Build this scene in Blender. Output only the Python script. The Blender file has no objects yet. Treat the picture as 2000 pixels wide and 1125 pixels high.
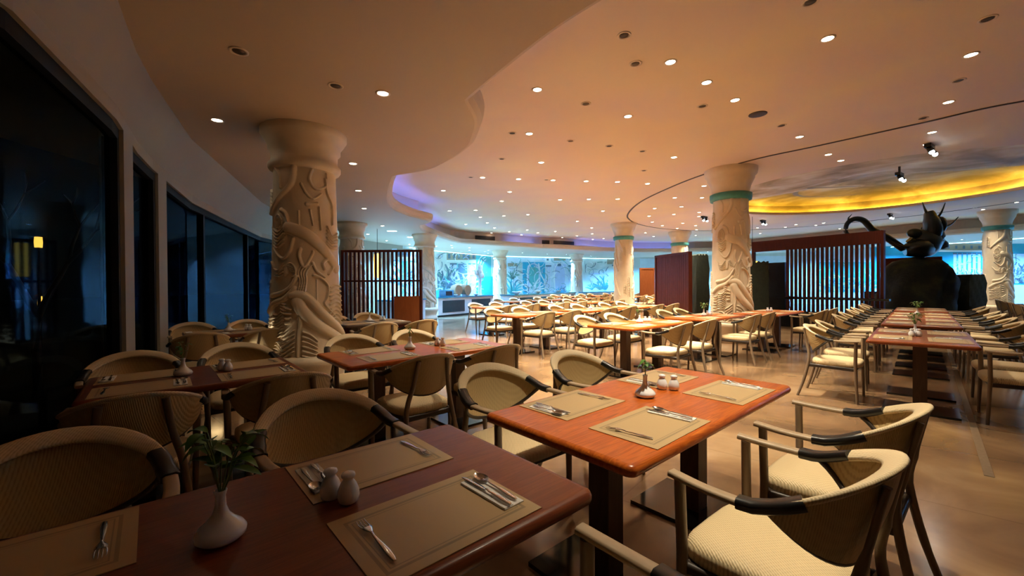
import bpy, math, random
import numpy as np
from mathutils import Vector, Matrix
from mathutils.geometry import tessellate_polygon
random.seed(7)
PI = math.pi
SC = bpy.context.scene
COL = SC.collection

# ------------------------------------------------------------------ camera, world, exposure
PITCH = math.radians(-.46); ROLL = math.radians(.35)
cam_d = bpy.data.cameras.new('camera'); cam_d.sensor_width = 36; cam_d.lens = 36 * 812 / 2000
cam_d.clip_start = .02; cam_d.clip_end = 200
cam = bpy.data.objects.new('camera', cam_d); COL.objects.link(cam)
c, s = math.cos(ROLL), math.sin(ROLL); cp, sp = math.cos(PITCH), math.sin(PITCH)
R = Vector((c, s * sp, -s * cp)); U = Vector((s, -c * sp, c * cp)); B = Vector((0, -cp, -sp))
cam.matrix_world = Matrix(((R.x, U.x, B.x, 0), (R.y, U.y, B.y, 0), (R.z, U.z, B.z, 1.35), (0, 0, 0, 1)))
SC.camera = cam
w = bpy.data.worlds.new('night'); SC.world = w; w.use_nodes = True
w.node_tree.nodes['Background'].inputs[0].default_value = (.10, .16, .25, 1)
w.node_tree.nodes['Background'].inputs[1].default_value = .002
SC.view_settings.view_transform = 'Standard'; SC.view_settings.look = 'None'
SC.view_settings.exposure = .06; SC.view_settings.gamma = 1
ZM, ZL = 4.0, 3.35
P_MAIN, P_LOW, P_BUF = 720, 13, 4300          # watts of the lamps: high ceiling, low ceiling, buffet side
WARM = (1, .86, .62); COOL = (.13, .46, 1)

# measured places (metres; x right, y away from the camera)
MAIN = [(3.44, 4.53), (5.37, 4.87), (1.91, 4.99), (2.58, 5.5), (3.24, 6.03), (0.36, 5.67), (1.85, 6.59), (6.44, 6.14), (0.32, 7.32), (5.23, 7.56), (7.44, 7.37), (7.99, 8.01), (9.34, 7.92), (3.41, 8.73), (0.65, 9.04), (-0.71, 10.28), (0.18, 10.45), (1.06, 10.58), (1.92, 10.7), (2.75, 10.8), (3.6, 11.01), (-1.91, 11.67), (-0.05, 11.88), (-0.31, 13.18), (1.52, 13.03), (2.41, 12.98), (3.31, 12.97), (-2.21, 14.85), (-1.27, 14.77), (-1.22, 16.28), (-0.3, 16.01), (0.62, 15.75), (3.31, 15.08), (2.76, 17.49), (-2.0, 18.18), (-1.04, 17.77), (-0.8, 19.38), (-1.03, 21.28), (-0.12, 20.81), (0.75, 20.17), (1.34, 21.29), (2.18, 20.82), (0.53, 22.12), (2.86, 23.57), (3.57, 22.74), (3.76, 19.58), (4.23, 21.89), (4.79, 24.6), (5.34, 24.23), (5.23, 11.31), (5.88, 12.85), (5.03, 12.83), (5.85, 14.33), (5.03, 14.63), (5.38, 16.28), (6.2, 15.91), (6.99, 15.5), (7.4, 16.45), (6.03, 17.85), (6.86, 18.95), (7.94, 19.95), (7.51, 18.27), (8.41, 19.02), (9.1, 20.48), (6.94, 21.59), (7.96, 23.34), (10.12, 22.89), (6.7, 14.19), (6.55, 8.61), (7.15, 9.04), (7.82, 9.56), (6.51, 10.3), (12.91, 18.9), (14.02, 19.18), (13.82, 18.44), (16.13, 20.46), (15.36, 19.07), (14.73, 17.82), (13.01, 19.78), (11.78, 19.94), (13.26, 22.2), (16.24, 16.08), (17.19, 16.84), (16.6, 14.92), (17.26, 15.24), (17.77, 15.42), (16.86, 13.91)]
LOWL = [(-3.53, 5.01), (-1.33, 4.34), (-2.59, 6.82), (-3.22, 8.76), (-3.82, 10.79), (-4.33, 13.95)]
BUFL = [(-4.19, 17.26), (-3.96, 18.05), (-5.58, 18.58), (-5.0, 20.3), (-3.89, 21.42), (-3.04, 21.0), (-3.21, 22.36), (-2.28, 22.42), (-2.44, 23.98), (-1.35, 24.05), (-1.62, 25.04), (0.66, 26.1), (2.33, 27.29), (3.65, 27.86), (5.61, 29.52), (12.34, 27.21), (12.41, 26.36)]
HOLES = [(1.21, 4.45), (1.5, 5.02), (1.1, 6.12), (2.86, 6.23), (2.83, 3.94), (4.81, 4.21), (5.89, 5.49), (6.65, 6.74), (0.02, 7.29), (4.55, 7.01), (1.1, 7.7), (1.88, 8.0), (2.62, 8.32), (-0.2, 8.77), (-1.0, 10.25), (0.89, 10.54), (3.1, 9.74)]
LOWH = [(-2.31, 3.55), (-1.75, 4.17)]
EDGE = [[(0.79, 2.94), (0.42, 3.36), (0.01, 3.95), (-0.38, 4.55)],
        [(-0.38, 4.55), (-0.32, 5.07), (-0.4, 5.59), (-0.56, 6.15), (-1.0, 6.88), (-1.42, 7.35), (-2.08, 7.7)],
        [(-2.08, 7.7), (-2.61, 9.17), (-2.99, 10.68), (-2.87, 12.03), (-2.5, 13.02), (-2.62, 13.54), (-3.0, 14.01)],
        [(-3.0, 14.01), (-3.19, 15.48), (-2.97, 17.32), (-2.5, 19.7), (-1.8, 20.47)],
        [(-1.8, 20.47), (0.01, 21.68), (1.38, 22.67), (1.71, 23.02)],
        [(1.71, 23.02), (2.9, 23.43), (6.29, 25.49), (9.0, 26.3), (12.9, 26.0), (14.8, 24), (16.9, 20.6), (18.7, 17.8), (20, 16), (21, 12), (20.5, 6), (18, .5)],
        [(18, .5), (15, -2), (10, -2.3), (6, -1.2), (3.2, .6), (1.7, 1.9), (0.79, 2.94)]]
GROOVE = [(7.53, 6.12), (6.83, 6.94), (5.94, 8.04), (5.18, 8.95), (4.65, 10.19), (4.33, 11.71), (4.17, 13.52), (4.35, 15.44), (4.75, 16.9), (5.7, 18.54), (7.44, 20.11), (9.92, 20.9), (12.4, 20.5), (14.2, 19.3), (15.6, 17.5), (16.6, 15), (16.9, 12), (16.2, 9), (14.5, 6.6), (12, 5.2), (9.4, 5.2)]
SPOTS = [(8.07, 8.04), (9.41, 10.1), (10.58, 17.52), (7.6, 16.43), (14.61, 16.07)]
WALL = [(-1.3, -3.5), (-1.75, -1.0), (-2.1, 0.5), (-2.5, 2.1), (-3.27, 3.46), (-3.88, 4.33), (-4.24, 4.93), (-5.3, 6.92), (-6.09, 9.03), (-7.09, 11.8), (-7.4, 14.5), (-6.9, 17.5), (-5.5, 21), (-4.36, 23.7), (-1.4, 28.2), (3.8, 30.5), (7.6, 32.0), (13.5, 31), (18.5, 27), (22.5, 20.5), (24.5, 13), (24, 5), (22, -3.5)]

# ------------------------------------------------------------------ materials
def new_mat(name):
    m = bpy.data.materials.new(name); m.use_nodes = True
    nt = m.node_tree; return m, nt, nt.nodes['Principled BSDF']
def simple(name, col, rough=.5, metal=0, spec=.5, coat=0, emit=None, es=0):
    m, nt, b = new_mat(name)
    b.inputs['Base Color'].default_value = (*col, 1); b.inputs['Roughness'].default_value = rough
    b.inputs['Metallic'].default_value = metal; b.inputs['Specular IOR Level'].default_value = spec
    b.inputs['Coat Weight'].default_value = coat
    if emit: b.inputs['Emission Color'].default_value = (*emit, 1); b.inputs['Emission Strength'].default_value = es
    # a faint procedural variation so nothing is perfectly flat
    if not emit:
        n = nt.nodes.new('ShaderNodeTexNoise'); n.inputs['Scale'].default_value = 9
        tc = nt.nodes.new('ShaderNodeTexCoord'); nt.links.new(tc.outputs['Object'], n.inputs['Vector'])
        r = nt.nodes.new('ShaderNodeValToRGB')
        r.color_ramp.elements[0].position = .3; r.color_ramp.elements[1].position = .7
        r.color_ramp.elements[0].color = (*[k * .88 for k in col], 1); r.color_ramp.elements[1].color = (*[min(1, k * 1.08) for k in col], 1)
        nt.links.new(n.outputs['Fac'], r.inputs['Fac']); nt.links.new(r.outputs['Color'], b.inputs['Base Color'])
    return m
def noise_mat(name, cols, scale=3, rough=.5, detail=4, bump=0, bscale=None, coat=0, stretch=(1, 1, 1), coord='Object', distort=0, spec=.5):
    m, nt, b = new_mat(name); L = nt.links.new
    tc = nt.nodes.new('ShaderNodeTexCoord'); mp = nt.nodes.new('ShaderNodeMapping'); mp.inputs['Scale'].default_value = stretch
    L(tc.outputs[coord], mp.inputs['Vector'])
    n = nt.nodes.new('ShaderNodeTexNoise'); n.inputs['Scale'].default_value = scale; n.inputs['Detail'].default_value = detail
    n.inputs['Distortion'].default_value = distort
    L(mp.outputs['Vector'], n.inputs['Vector'])
    r = nt.nodes.new('ShaderNodeValToRGB'); els = r.color_ramp.elements
    pos = [.25 + .5 * i / (len(cols) - 1) for i in range(len(cols))]
    els[0].position = pos[0]; els[0].color = (*cols[0], 1); els[1].position = pos[-1]; els[1].color = (*cols[-1], 1)
    for p_, c_ in list(zip(pos, cols))[1:-1]:
        e = els.new(p_); e.color = (*c_, 1)
    L(n.outputs['Fac'], r.inputs['Fac']); L(r.outputs['Color'], b.inputs['Base Color'])
    b.inputs['Roughness'].default_value = rough; b.inputs['Coat Weight'].default_value = coat; b.inputs['Coat Roughness'].default_value = .12
    b.inputs['Specular IOR Level'].default_value = spec
    if bump:
        bp = nt.nodes.new('ShaderNodeBump'); bp.inputs['Strength'].default_value = bump; bp.inputs['Distance'].default_value = .01
        n2 = nt.nodes.new('ShaderNodeTexNoise'); n2.inputs['Scale'].default_value = bscale or scale * 5
        L(mp.outputs['Vector'], n2.inputs['Vector']); L(n2.outputs['Fac'], bp.inputs['Height']); L(bp.outputs['Normal'], b.inputs['Normal'])
    return m
def weave_mat(name, c1, c2, freq=150, rough=.55, strength=.3):
    m, nt, b = new_mat(name); L = nt.links.new
    tc = nt.nodes.new('ShaderNodeTexCoord')
    outs = []
    for rot, f in ((.62, freq), (.62 + PI / 2, freq * .55)):
        mp = nt.nodes.new('ShaderNodeMapping'); mp.inputs['Rotation'].default_value = (0, 0, rot)
        L(tc.outputs['Object'], mp.inputs['Vector'])
        wv = nt.nodes.new('ShaderNodeTexWave'); wv.inputs['Scale'].default_value = f / 3.2; wv.inputs['Distortion'].default_value = .6
        wv.inputs['Detail'].default_value = 1; wv.inputs['Detail Scale'].default_value = 2
        L(mp.outputs['Vector'], wv.inputs['Vector']); outs.append(wv.outputs['Fac'])
    mul = nt.nodes.new('ShaderNodeMath'); mul.operation = 'MULTIPLY_ADD'; L(outs[1], mul.inputs[0]); mul.inputs[1].default_value = .35; L(outs[0], mul.inputs[2])
    r = nt.nodes.new('ShaderNodeValToRGB'); r.color_ramp.elements[0].color = (*c2, 1); r.color_ramp.elements[1].color = (*c1, 1)
    r.color_ramp.elements[0].position = .1; r.color_ramp.elements[1].position = .8
    L(mul.outputs[0], r.inputs['Fac']); L(r.outputs['Color'], b.inputs['Base Color'])
    bp = nt.nodes.new('ShaderNodeBump'); bp.inputs['Strength'].default_value = strength; bp.inputs['Distance'].default_value = .004
    L(mul.outputs[0], bp.inputs['Height']); L(bp.outputs['Normal'], b.inputs['Normal'])
    b.inputs['Roughness'].default_value = rough; b.inputs['Specular IOR Level'].default_value = .35
    return m
def wood_mat(name, cols, rough=.3, coat=.06, spec=.3, stretch=(1.2, 14, 14), scale=2.2):
    return noise_mat(name, cols, scale=scale, rough=rough, detail=6, coat=coat, stretch=stretch, distort=1.6, bump=.04, bscale=9, spec=spec)
M = {}
M['weave'] = weave_mat('beige_weave', (.58, .43, .21), (.44, .31, .145), strength=.3)
M['weave_seat'] = weave_mat('cream_seat_weave', (.78, .62, .37), (.56, .42, .23), freq=130, strength=.3)
M['rim'] = weave_mat('pale_rim_weave', (.74, .60, .38), (.58, .45, .26), freq=130, strength=.2)
M['chairwood'] = noise_mat('taupe_chair_wood', [(.17, .115, .07), (.24, .17, .11)], 4, .42, stretch=(9, 9, 1.5))
M['armwood'] = noise_mat('pale_arm_wood', [(.36, .26, .16), (.46, .34, .22)], 4, .38, stretch=(9, 2, 9))
M['leather'] = simple('black_leather', (.012, .011, .011), .32)
M['dark'] = simple('dark_frame', (.035, .024, .018), .45)
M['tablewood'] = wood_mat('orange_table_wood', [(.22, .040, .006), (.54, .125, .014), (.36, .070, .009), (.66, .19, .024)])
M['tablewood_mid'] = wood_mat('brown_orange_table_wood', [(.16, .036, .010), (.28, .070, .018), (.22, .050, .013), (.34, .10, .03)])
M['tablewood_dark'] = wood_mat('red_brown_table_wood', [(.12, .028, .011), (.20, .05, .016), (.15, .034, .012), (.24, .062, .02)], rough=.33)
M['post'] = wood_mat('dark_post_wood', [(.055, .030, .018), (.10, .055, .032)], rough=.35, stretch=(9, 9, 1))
M['baseplate'] = simple('black_base_plate', (.012, .012, .012), .12, spec=.6)
M['napkin'] = simple('white_napkin', (.82, .80, .76), .8)
M['print'] = simple('grey_print', (.28, .25, .22), .8)
M['steel'] = simple('cutlery_steel', (.72, .70, .67), .16, metal=1)
M['china'] = simple('white_china', (.86, .87, .90), .14, spec=.5)
M['leaf'] = noise_mat('green_leaf', [(.035, .11, .015), (.10, .26, .04)], 14, .4)
M['stem'] = simple('green_stem', (.16, .24, .06), .5)
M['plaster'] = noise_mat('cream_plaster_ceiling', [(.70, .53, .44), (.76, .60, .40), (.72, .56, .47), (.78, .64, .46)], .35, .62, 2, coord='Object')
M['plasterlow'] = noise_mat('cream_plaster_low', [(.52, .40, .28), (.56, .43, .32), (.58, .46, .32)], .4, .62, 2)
M['wall'] = noise_mat('cream_wall', [(.29, .24, .18), (.33, .28, .21)], .8, .7)
M['stone'] = noise_mat('cream_carved_stone', [(.66, .54, .38), (.76, .64, .47)], 5, .55, 5, bump=.12, bscale=60)
M['teal'] = simple('teal_band', (.06, .27, .25), .5)
M['redwood'] = wood_mat('dark_red_wood', [(.055, .011, .006), (.095, .020, .009)], stretch=(9, 9, 1), rough=.5, spec=.15, coat=0)
M['orangewood'] = wood_mat('orange_brown_panel', [(.26, .075, .02), (.33, .10, .03)], stretch=(6, 6, 1), rough=.45, coat=0)
M['frameblack'] = simple('matt_black_frame', (.004, .004, .004), .7, spec=.2)
M['black'] = simple('black_paint', (.008, .008, .008), .25)
M['lit'] = simple('lit_lamp', (1, 1, 1), .5, emit=(1, .86, .66), es=30)
M['litcool'] = simple('lit_lamp_cool', (1, 1, 1), .5, emit=(.75, .9, 1), es=30)
M['littrim'] = simple('lamp_trim', (.75, .62, .5), .5)
M['hole'] = simple('dark_recess', (.05, .03, .02), .6)
M['blueled'] = simple('blue_cove_led', (0, 0, 0), .5, emit=(.08, .18, 1), es=34)
M['yellowled'] = simple('yellow_cove_led', (0, 0, 0), .5, emit=(1, .68, .07), es=24)
M['cyanled'] = simple('cyan_cornice_led', (0, 0, 0), .5, emit=(.35, .75, 1), es=9)
M['amber'] = simple('amber_lantern', (1, .6, .1), .5, emit=(1, .50, .06), es=3)
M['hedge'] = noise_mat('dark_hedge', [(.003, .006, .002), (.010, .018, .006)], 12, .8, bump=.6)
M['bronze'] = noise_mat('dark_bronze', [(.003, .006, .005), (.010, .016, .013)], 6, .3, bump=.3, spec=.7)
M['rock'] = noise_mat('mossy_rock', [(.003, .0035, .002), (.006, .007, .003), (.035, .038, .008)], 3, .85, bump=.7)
M['marblewhite'] = noise_mat('pale_counter_stone', [(.55, .58, .58), (.68, .70, .70)], 3, .3)
M['counterdark'] = simple('dark_counter_panel', (.012, .03, .035), .25)
M['glasstop'] = simple('blue_glass_top', (.03, .20, .30), .08, spec=.7)
M['bread'] = simple('brown_basket', (.30, .16, .07), .7)
M['brownwall'] = simple('brown_cornice', (.20, .12, .08), .6)
M['grass_out'] = simple('outside_ground', (.02, .025, .02), .9)

# glass (window panes)
m, nt, b = new_mat('night_window_glass'); nt.nodes.remove(b)
L = nt.links.new; out = nt.nodes['Material Output']
tr = nt.nodes.new('ShaderNodeBsdfTransparent'); tr.inputs[0].default_value = (.5, .55, .6, 1)
gl = nt.nodes.new('ShaderNodeBsdfGlossy'); gl.inputs['Roughness'].default_value = .03
gl.inputs['Color'].default_value = (.09, .14, .21, 1)
mx = nt.nodes.new('ShaderNodeMixShader'); fr = nt.nodes.new('ShaderNodeFresnel'); fr.inputs['IOR'].default_value = 1.5
L(fr.outputs[0], mx.inputs[0]); L(tr.outputs[0], mx.inputs[1]); L(gl.outputs[0], mx.inputs[2]); L(mx.outputs[0], out.inputs[0])
M['glass'] = m

# floor: brown marble slabs with pale veins
m, nt, b = new_mat('brown_marble_floor'); L = nt.links.new
tc = nt.nodes.new('ShaderNodeTexCoord')
n1 = nt.nodes.new('ShaderNodeTexNoise'); n1.inputs['Scale'].default_value = .9; n1.inputs['Detail'].default_value = 8; n1.inputs['Distortion'].default_value = 1.2
L(tc.outputs['Object'], n1.inputs['Vector'])
r1 = nt.nodes.new('ShaderNodeValToRGB'); e = r1.color_ramp.elements
e[0].position = .30; e[0].color = (.12, .070, .040, 1); e[1].position = .72; e[1].color = (.38, .26, .15, 1)
k = e.new(.45); k.color = (.21, .125, .068, 1); k = e.new(.58); k.color = (.29, .180, .095, 1)
L(n1.outputs['Fac'], r1.inputs['Fac'])
mp = nt.nodes.new('ShaderNodeMapping'); mp.inputs['Rotation'].default_value = (0, 0, math.radians(41)); L(tc.outputs['Object'], mp.inputs['Vector'])
bk = nt.nodes.new('ShaderNodeTexBrick'); bk.inputs['Scale'].default_value = 1; bk.inputs['Brick Width'].default_value = 1.2; bk.inputs['Row Height'].default_value = 1.2
bk.offset = 0; bk.inputs['Mortar Size'].default_value = .006; bk.inputs['Color1'].default_value = (1, 1, 1, 1); bk.inputs['Color2'].default_value = (.86, .84, .82, 1); bk.inputs['Mortar'].default_value = (.45, .4, .35, 1)
L(mp.outputs['Vector'], bk.inputs['Vector'])
mm = nt.nodes.new('ShaderNodeMix'); mm.data_type = 'RGBA'; mm.blend_type = 'MULTIPLY'; mm.inputs['Factor'].default_value = .35
L(r1.outputs['Color'], mm.inputs[6]); L(bk.outputs['Color'], mm.inputs[7]); L(mm.outputs[2], b.inputs['Base Color'])
n3 = nt.nodes.new('ShaderNodeTexNoise'); n3.inputs['Scale'].default_value = 2.5; L(tc.outputs['Object'], n3.inputs['Vector'])
mr = nt.nodes.new('ShaderNodeMapRange'); mr.inputs['To Min'].default_value = .10; mr.inputs['To Max'].default_value = .24; L(n3.outputs['Fac'], mr.inputs['Value']); L(mr.outputs[0], b.inputs['Roughness'])
M['floor'] = m

# placemat: woven tan vinyl with two inset border lines
m, nt, b = new_mat('tan_placemat'); L = nt.links.new
tc = nt.nodes.new('ShaderNodeTexCoord'); sx = nt.nodes.new('ShaderNodeSeparateXYZ'); L(tc.outputs['Object'], sx.inputs[0])
def mth(op, a, b_=None, cl=False):
    n = nt.nodes.new('ShaderNodeMath'); n.operation = op; n.use_clamp = cl
    for i_, v_ in enumerate((a, b_)):
        if v_ is None: continue
        if isinstance(v_, (int, float)): n.inputs[i_].default_value = v_
        else: L(v_, n.inputs[i_])
    return n.outputs[0]
dx = mth('SUBTRACT', .2275, mth('ABSOLUTE', sx.outputs[0])); dy = mth('SUBTRACT', .155, mth('ABSOLUTE', sx.outputs[1]))
dmin = mth('MINIMUM', dx, dy)
l1 = mth('LESS_THAN', mth('ABSOLUTE', mth('SUBTRACT', dmin, .034)), .0042)
l2 = mth('LESS_THAN', mth('ABSOLUTE', mth('SUBTRACT', dmin, .046)), .0015)
line = mth('MAXIMUM', l1, l2)
rr = nt.nodes.new('ShaderNodeValToRGB'); rr.color_ramp.elements[0].color = (.47, .33, .165, 1); rr.color_ramp.elements[1].color = (.30, .22, .115, 1)
L(line, rr.inputs['Fac']); L(rr.outputs['Color'], b.inputs['Base Color'])
inn = mth('GREATER_THAN', dmin, .04)
ck = nt.nodes.new('ShaderNodeTexChecker'); ck.inputs['Scale'].default_value = 500; L(tc.outputs['Object'], ck.inputs['Vector'])
bp = nt.nodes.new('ShaderNodeBump'); bp.inputs['Strength'].default_value = .15; bp.inputs['Distance'].default_value = .001
L(ck.outputs['Fac'], bp.inputs['Height']); L(bp.outputs['Normal'], b.inputs['Normal'])
b.inputs['Roughness'].default_value = .5
M['mat'] = m
# painted dome
m, nt, b = new_mat('painted_sky_dome'); L = nt.links.new
tc = nt.nodes.new('ShaderNodeTexCoord'); n1 = nt.nodes.new('ShaderNodeTexNoise'); n1.inputs['Scale'].default_value = .7; n1.inputs['Detail'].default_value = 5; n1.inputs['Distortion'].default_value = .8
L(tc.outputs['Object'], n1.inputs['Vector'])
r1 = nt.nodes.new('ShaderNodeValToRGB'); e = r1.color_ramp.elements
e[0].position = .36; e[0].color = (.34, .24, .10, 1); e[1].position = .64; e[1].color = (.84, .78, .62, 1)
k = e.new(.50); k.color = (.60, .46, .25, 1)
L(n1.outputs['Fac'], r1.inputs['Fac']); L(r1.outputs['Color'], b.inputs['Base Color']); b.inputs['Roughness'].default_value = .7
M['dome'] = m
# mural paints
for nme, col in dict(mu_cream=(.60, .66, .62), mu_pale=(.62, .74, .84), mu_cyan=(.02, .38, .58), mu_teal=(.10, .45, .46), mu_brown=(.34, .28, .20),
                     mu_dark=(.10, .16, .22), mu_white=(.80, .86, .88), mu_green=(.16, .34, .28), mu_lav=(.48, .56, .78)).items():
    M[nme] = noise_mat(nme, [tuple(k * .8 for k in col), col], 2.2, .6, 6)

# ------------------------------------------------------------------ mesh builder
class MB:
    def __init__(s): s.v = []; s.f = []; s.m = []; s.mats = []; s.cur = 0; s.sm = []
    def mat(s, name):
        if name not in s.mats: s.mats.append(name)
        s.cur = s.mats.index(name); return s
    def add(s, vs, fs, smooth=False):
        o = len(s.v); s.v += [tuple(x) for x in vs]
        for f in fs: s.f.append(tuple(o + i for i in f)); s.m.append(s.cur); s.sm.append(smooth)
        return s
    def box(s, x0, x1, y0, y1, z0, z1, T=None):
        vs = [Vector((x, y, z)) for z in (z0, z1) for y in (y0, y1) for x in (x0, x1)]
        if T is not None: vs = [T @ v for v in vs]
        return s.add(vs, [(0, 2, 3, 1), (4, 5, 7, 6), (0, 1, 5, 4), (2, 6, 7, 3), (0, 4, 6, 2), (1, 3, 7, 5)])
    def quad(s, a, b, c, d): return s.add([a, b, c, d], [(0, 1, 2, 3)])
    def poly(s, pts, z, flip=False):
        vs = [Vector((p[0], p[1], z)) for p in pts]
        tris = tessellate_polygon([vs])
        fs = []
        for t in tris:
            a, b, c = [vs[i] for i in t]; up = (b - a).cross(c - a).z > 0
            fs.append(tuple(t) if up != flip else tuple(reversed(t)))
        return s.add(vs, fs)
    def lathe(s, prof, n=24, c=(0, 0, 0), cap=True, smooth=True):
        vs = []
        for r, z in prof:
            for i in range(n):
                a = 2 * PI * i / n; vs.append((c[0] + r * math.cos(a), c[1] + r * math.sin(a), c[2] + z))
        fs = []
        for j in range(len(prof) - 1):
            for i in range(n):
                k = (i + 1) % n; fs.append((j * n + i, j * n + k, (j + 1) * n + k, (j + 1) * n + i))
        s.add(vs, fs, smooth)
        if cap:
            s.add(vs[:n], [tuple(reversed(range(n)))]); s.add(vs[-n:], [tuple(range(n))])
        return s
    def tube(s, pts, rad, n=8, flat=None, up=(0, 0, 1), cap=True, smooth=True, closed=False):
        # sweep an ellipse / rounded box section along pts. rad: number, list or list of (rx, ry)
        pts = [Vector(p) for p in pts]; N = len(pts); vs = []
        up = up if callable(up) else Vector(up)
        for i, p in enumerate(pts):
            if closed: t = pts[(i + 1) % N] - pts[i - 1]
            else: t = pts[min(i + 1, N - 1)] - pts[max(i - 1, 0)]
            t.normalize()
            u_ = up(i) if callable(up) else up
            a = t.cross(u_)
            if a.length < 1e-4: a = t.cross(Vector((0, 1, 0)))
            a.normalize(); b_ = a.cross(t).normalized()
            r = rad[i] if isinstance(rad, (list, tuple)) and not isinstance(rad[0], (int, float)) or isinstance(rad, list) else rad
            rx, ry = r if isinstance(r, (tuple, list)) else (r, r)
            for k in range(n):
                g = 2 * PI * (k + .5) / n; cx, cy = math.cos(g), math.sin(g)
                if flat:
                    e_ = 1 - flat; cx = math.copysign(abs(cx) ** e_, cx); cy = math.copysign(abs(cy) ** e_, cy)
                vs.append(p + a * (rx * cx) + b_ * (ry * cy))
        fs = []
        for j in range(N if closed else N - 1):
            j2 = (j + 1) % N
            for k in range(n):
                k2 = (k + 1) % n; fs.append((j * n + k, j * n + k2, j2 * n + k2, j2 * n + k))
        s.add(vs, fs, smooth)
        if cap and not closed:
            s.add(vs[:n], [tuple(reversed(range(n)))]); s.add(vs[-n:], [tuple(range(n))])
        return s
    def sphere(s, c, r, nu=12, nv=8, sc=(1, 1, 1)):
        prof = []
        vs = []; fs = []
        for j in range(nv + 1):
            th = PI * j / nv
            for i in range(nu):
                ph = 2 * PI * i / nu
                vs.append((c[0] + r * sc[0] * math.sin(th) * math.cos(ph), c[1] + r * sc[1] * math.sin(th) * math.sin(ph), c[2] - r * sc[2] * math.cos(th)))
        for j in range(nv):
            for i in range(nu):
                k = (i + 1) % nu; fs.append((j * nu + i, j * nu + k, (j + 1) * nu + k, (j + 1) * nu + i))
        return s.add(vs, fs, True)
    def mesh(s, name):
        me = bpy.data.meshes.new(name); me.from_pydata(s.v, [], s.f); 
        for k in s.mats: me.materials.append(M[k])
        me.polygons.foreach_set('material_index', s.m); me.polygons.foreach_set('use_smooth', s.sm)
        me.validate(clean_customdata=False); me.update(); return me
    def build(s, name, parent=None, loc=None, rz=0, label=None):
        o = bpy.data.objects.new(name, s.mesh(name)); COL.objects.link(o)
        if parent: o.parent = parent
        if loc is not None: o.location = loc
        o.rotation_euler.z = rz
        if label: o['label'] = label
        return o
def bevel(o, w=.004, seg=2):
    md = o.modifiers.new('bevel', 'BEVEL'); md.width = w; md.segments = seg; md.limit_method = 'ANGLE'; md.angle_limit = .6; return o
def empty(name, loc=(0, 0, 0), rz=0):
    o = bpy.data.objects.new(name, None); COL.objects.link(o); o.location = loc; o.rotation_euler.z = rz; o.empty_display_size = .1; return o
def tag(o, label=None, cat=None, group=None, kind=None):
    if label: o['label'] = label
    if cat: o['category'] = cat
    if group: o['group'] = group
    if kind: o['kind'] = kind
    return o
def struct(o): o['kind'] = 'structure'; return o
KIDS = {}
def kids(o):
    return [c_ for c_ in o.children]
def copy_tree(o, parent=None):
    c_ = o.copy(); COL.objects.link(c_)
    if parent: c_.parent = parent
    for ch in kids(o): copy_tree(ch, c_)
    return c_
def remove_tree(o):
    for ch in list(o.children): remove_tree(ch)
    bpy.data.objects.remove(o)
def catmull(pts, n=8, closed=False):
    P_ = [Vector((*p, 0)) if len(p) == 2 else Vector(p) for p in pts]; out = []
    N = len(P_); rng = range(N) if closed else range(N - 1)
    for i in rng:
        if closed: a, b_, c_, d = P_[i - 1], P_[i], P_[(i + 1) % N], P_[(i + 2) % N]
        else: a, b_, c_, d = P_[max(i - 1, 0)], P_[i], P_[i + 1], P_[min(i + 2, N - 1)]
        for k in range(n):
            t = k / n
            out.append(.5 * ((2 * b_) + (c_ - a) * t + (2 * a - 5 * b_ + 4 * c_ - d) * t * t + (3 * b_ - a - 3 * c_ + d) * t ** 3))
    if not closed: out.append(P_[-1])
    return out
A41 = math.radians(41)
def uv(u, v, z=0): return Vector((math.cos(A41) * u - math.sin(A41) * v, math.sin(A41) * u + math.cos(A41) * v, z))

# ------------------------------------------------------------------ setting: floor
f = MB().mat('floor')
f.poly([(x * 1.02, y * 1.02) for x, y in reversed(WALL)], 0)
struct(f.build('floor'))
f = MB().mat('grass_out'); f.box(-60, 60, -30, 80, -.4, -.15); struct(f.build('ground_outside'))

# ceiling, high part, with the round painted dome
DC, DR = (10.6, 12.1), 4.1
def circle(cx, cy, r, n=72): return [(cx + r * math.cos(2 * PI * i / n), cy + r * math.sin(2 * PI * i / n)) for i in range(n)]
outer = [Vector((*p, ZM)) for p in [(-9, -5), (27, -5), (27, 35), (-9, 35)]]
hole = [Vector((*p, ZM)) for p in circle(*DC, DR)]
tri = tessellate_polygon([outer, hole]); allv = outer + hole
cm = MB().mat('plaster'); fs = []
for t in tri:
    a, b_, c_ = [allv[i] for i in t]; fs.append(tuple(t) if (b_ - a).cross(c_ - a).z < 0 else tuple(reversed(t)))
cm.add(allv, fs); cm.box(-9.2, 27.2, -5.2, 35.2, ZM + .95, ZM + 1)
struct(cm.build('ceiling'))
dm = MB().mat('plaster')
TH0 = math.atan2(DC[1], DC[0])
def rise(a): t = max(0, min(1, (math.cos(a - TH0) + .25) / .7)); return t * t * (3 - 2 * t)
def ring(mb, r0, z0, r1, z1, n=96, smooth=True, a0=0, a1=2 * PI):
    # z0, z1: fixed height plus a share that swells towards the far side of the dome
    vs = []
    for r_, z_ in ((r0, z0), (r1, z1)):
        for i in range(n + 1):
            a = a0 + (a1 - a0) * i / n; vs.append((DC[0] + r_ * math.cos(a), DC[1] + r_ * math.sin(a), ZM + z_[0] + z_[1] * rise(a)))
    mb.add(vs, [(i, n + 1 + i, n + 2 + i, i + 1) for i in range(n)], smooth)
ring(dm, DR, (.004, 0), DR, (.004, .09), smooth=False); ring(dm, DR, (.004, .09), DR + .24, (.004, .09), smooth=False)
dm.mat('dome'); ring(dm, DR + .24, (.004, .09), DR + .24, (.004, .38))
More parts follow.
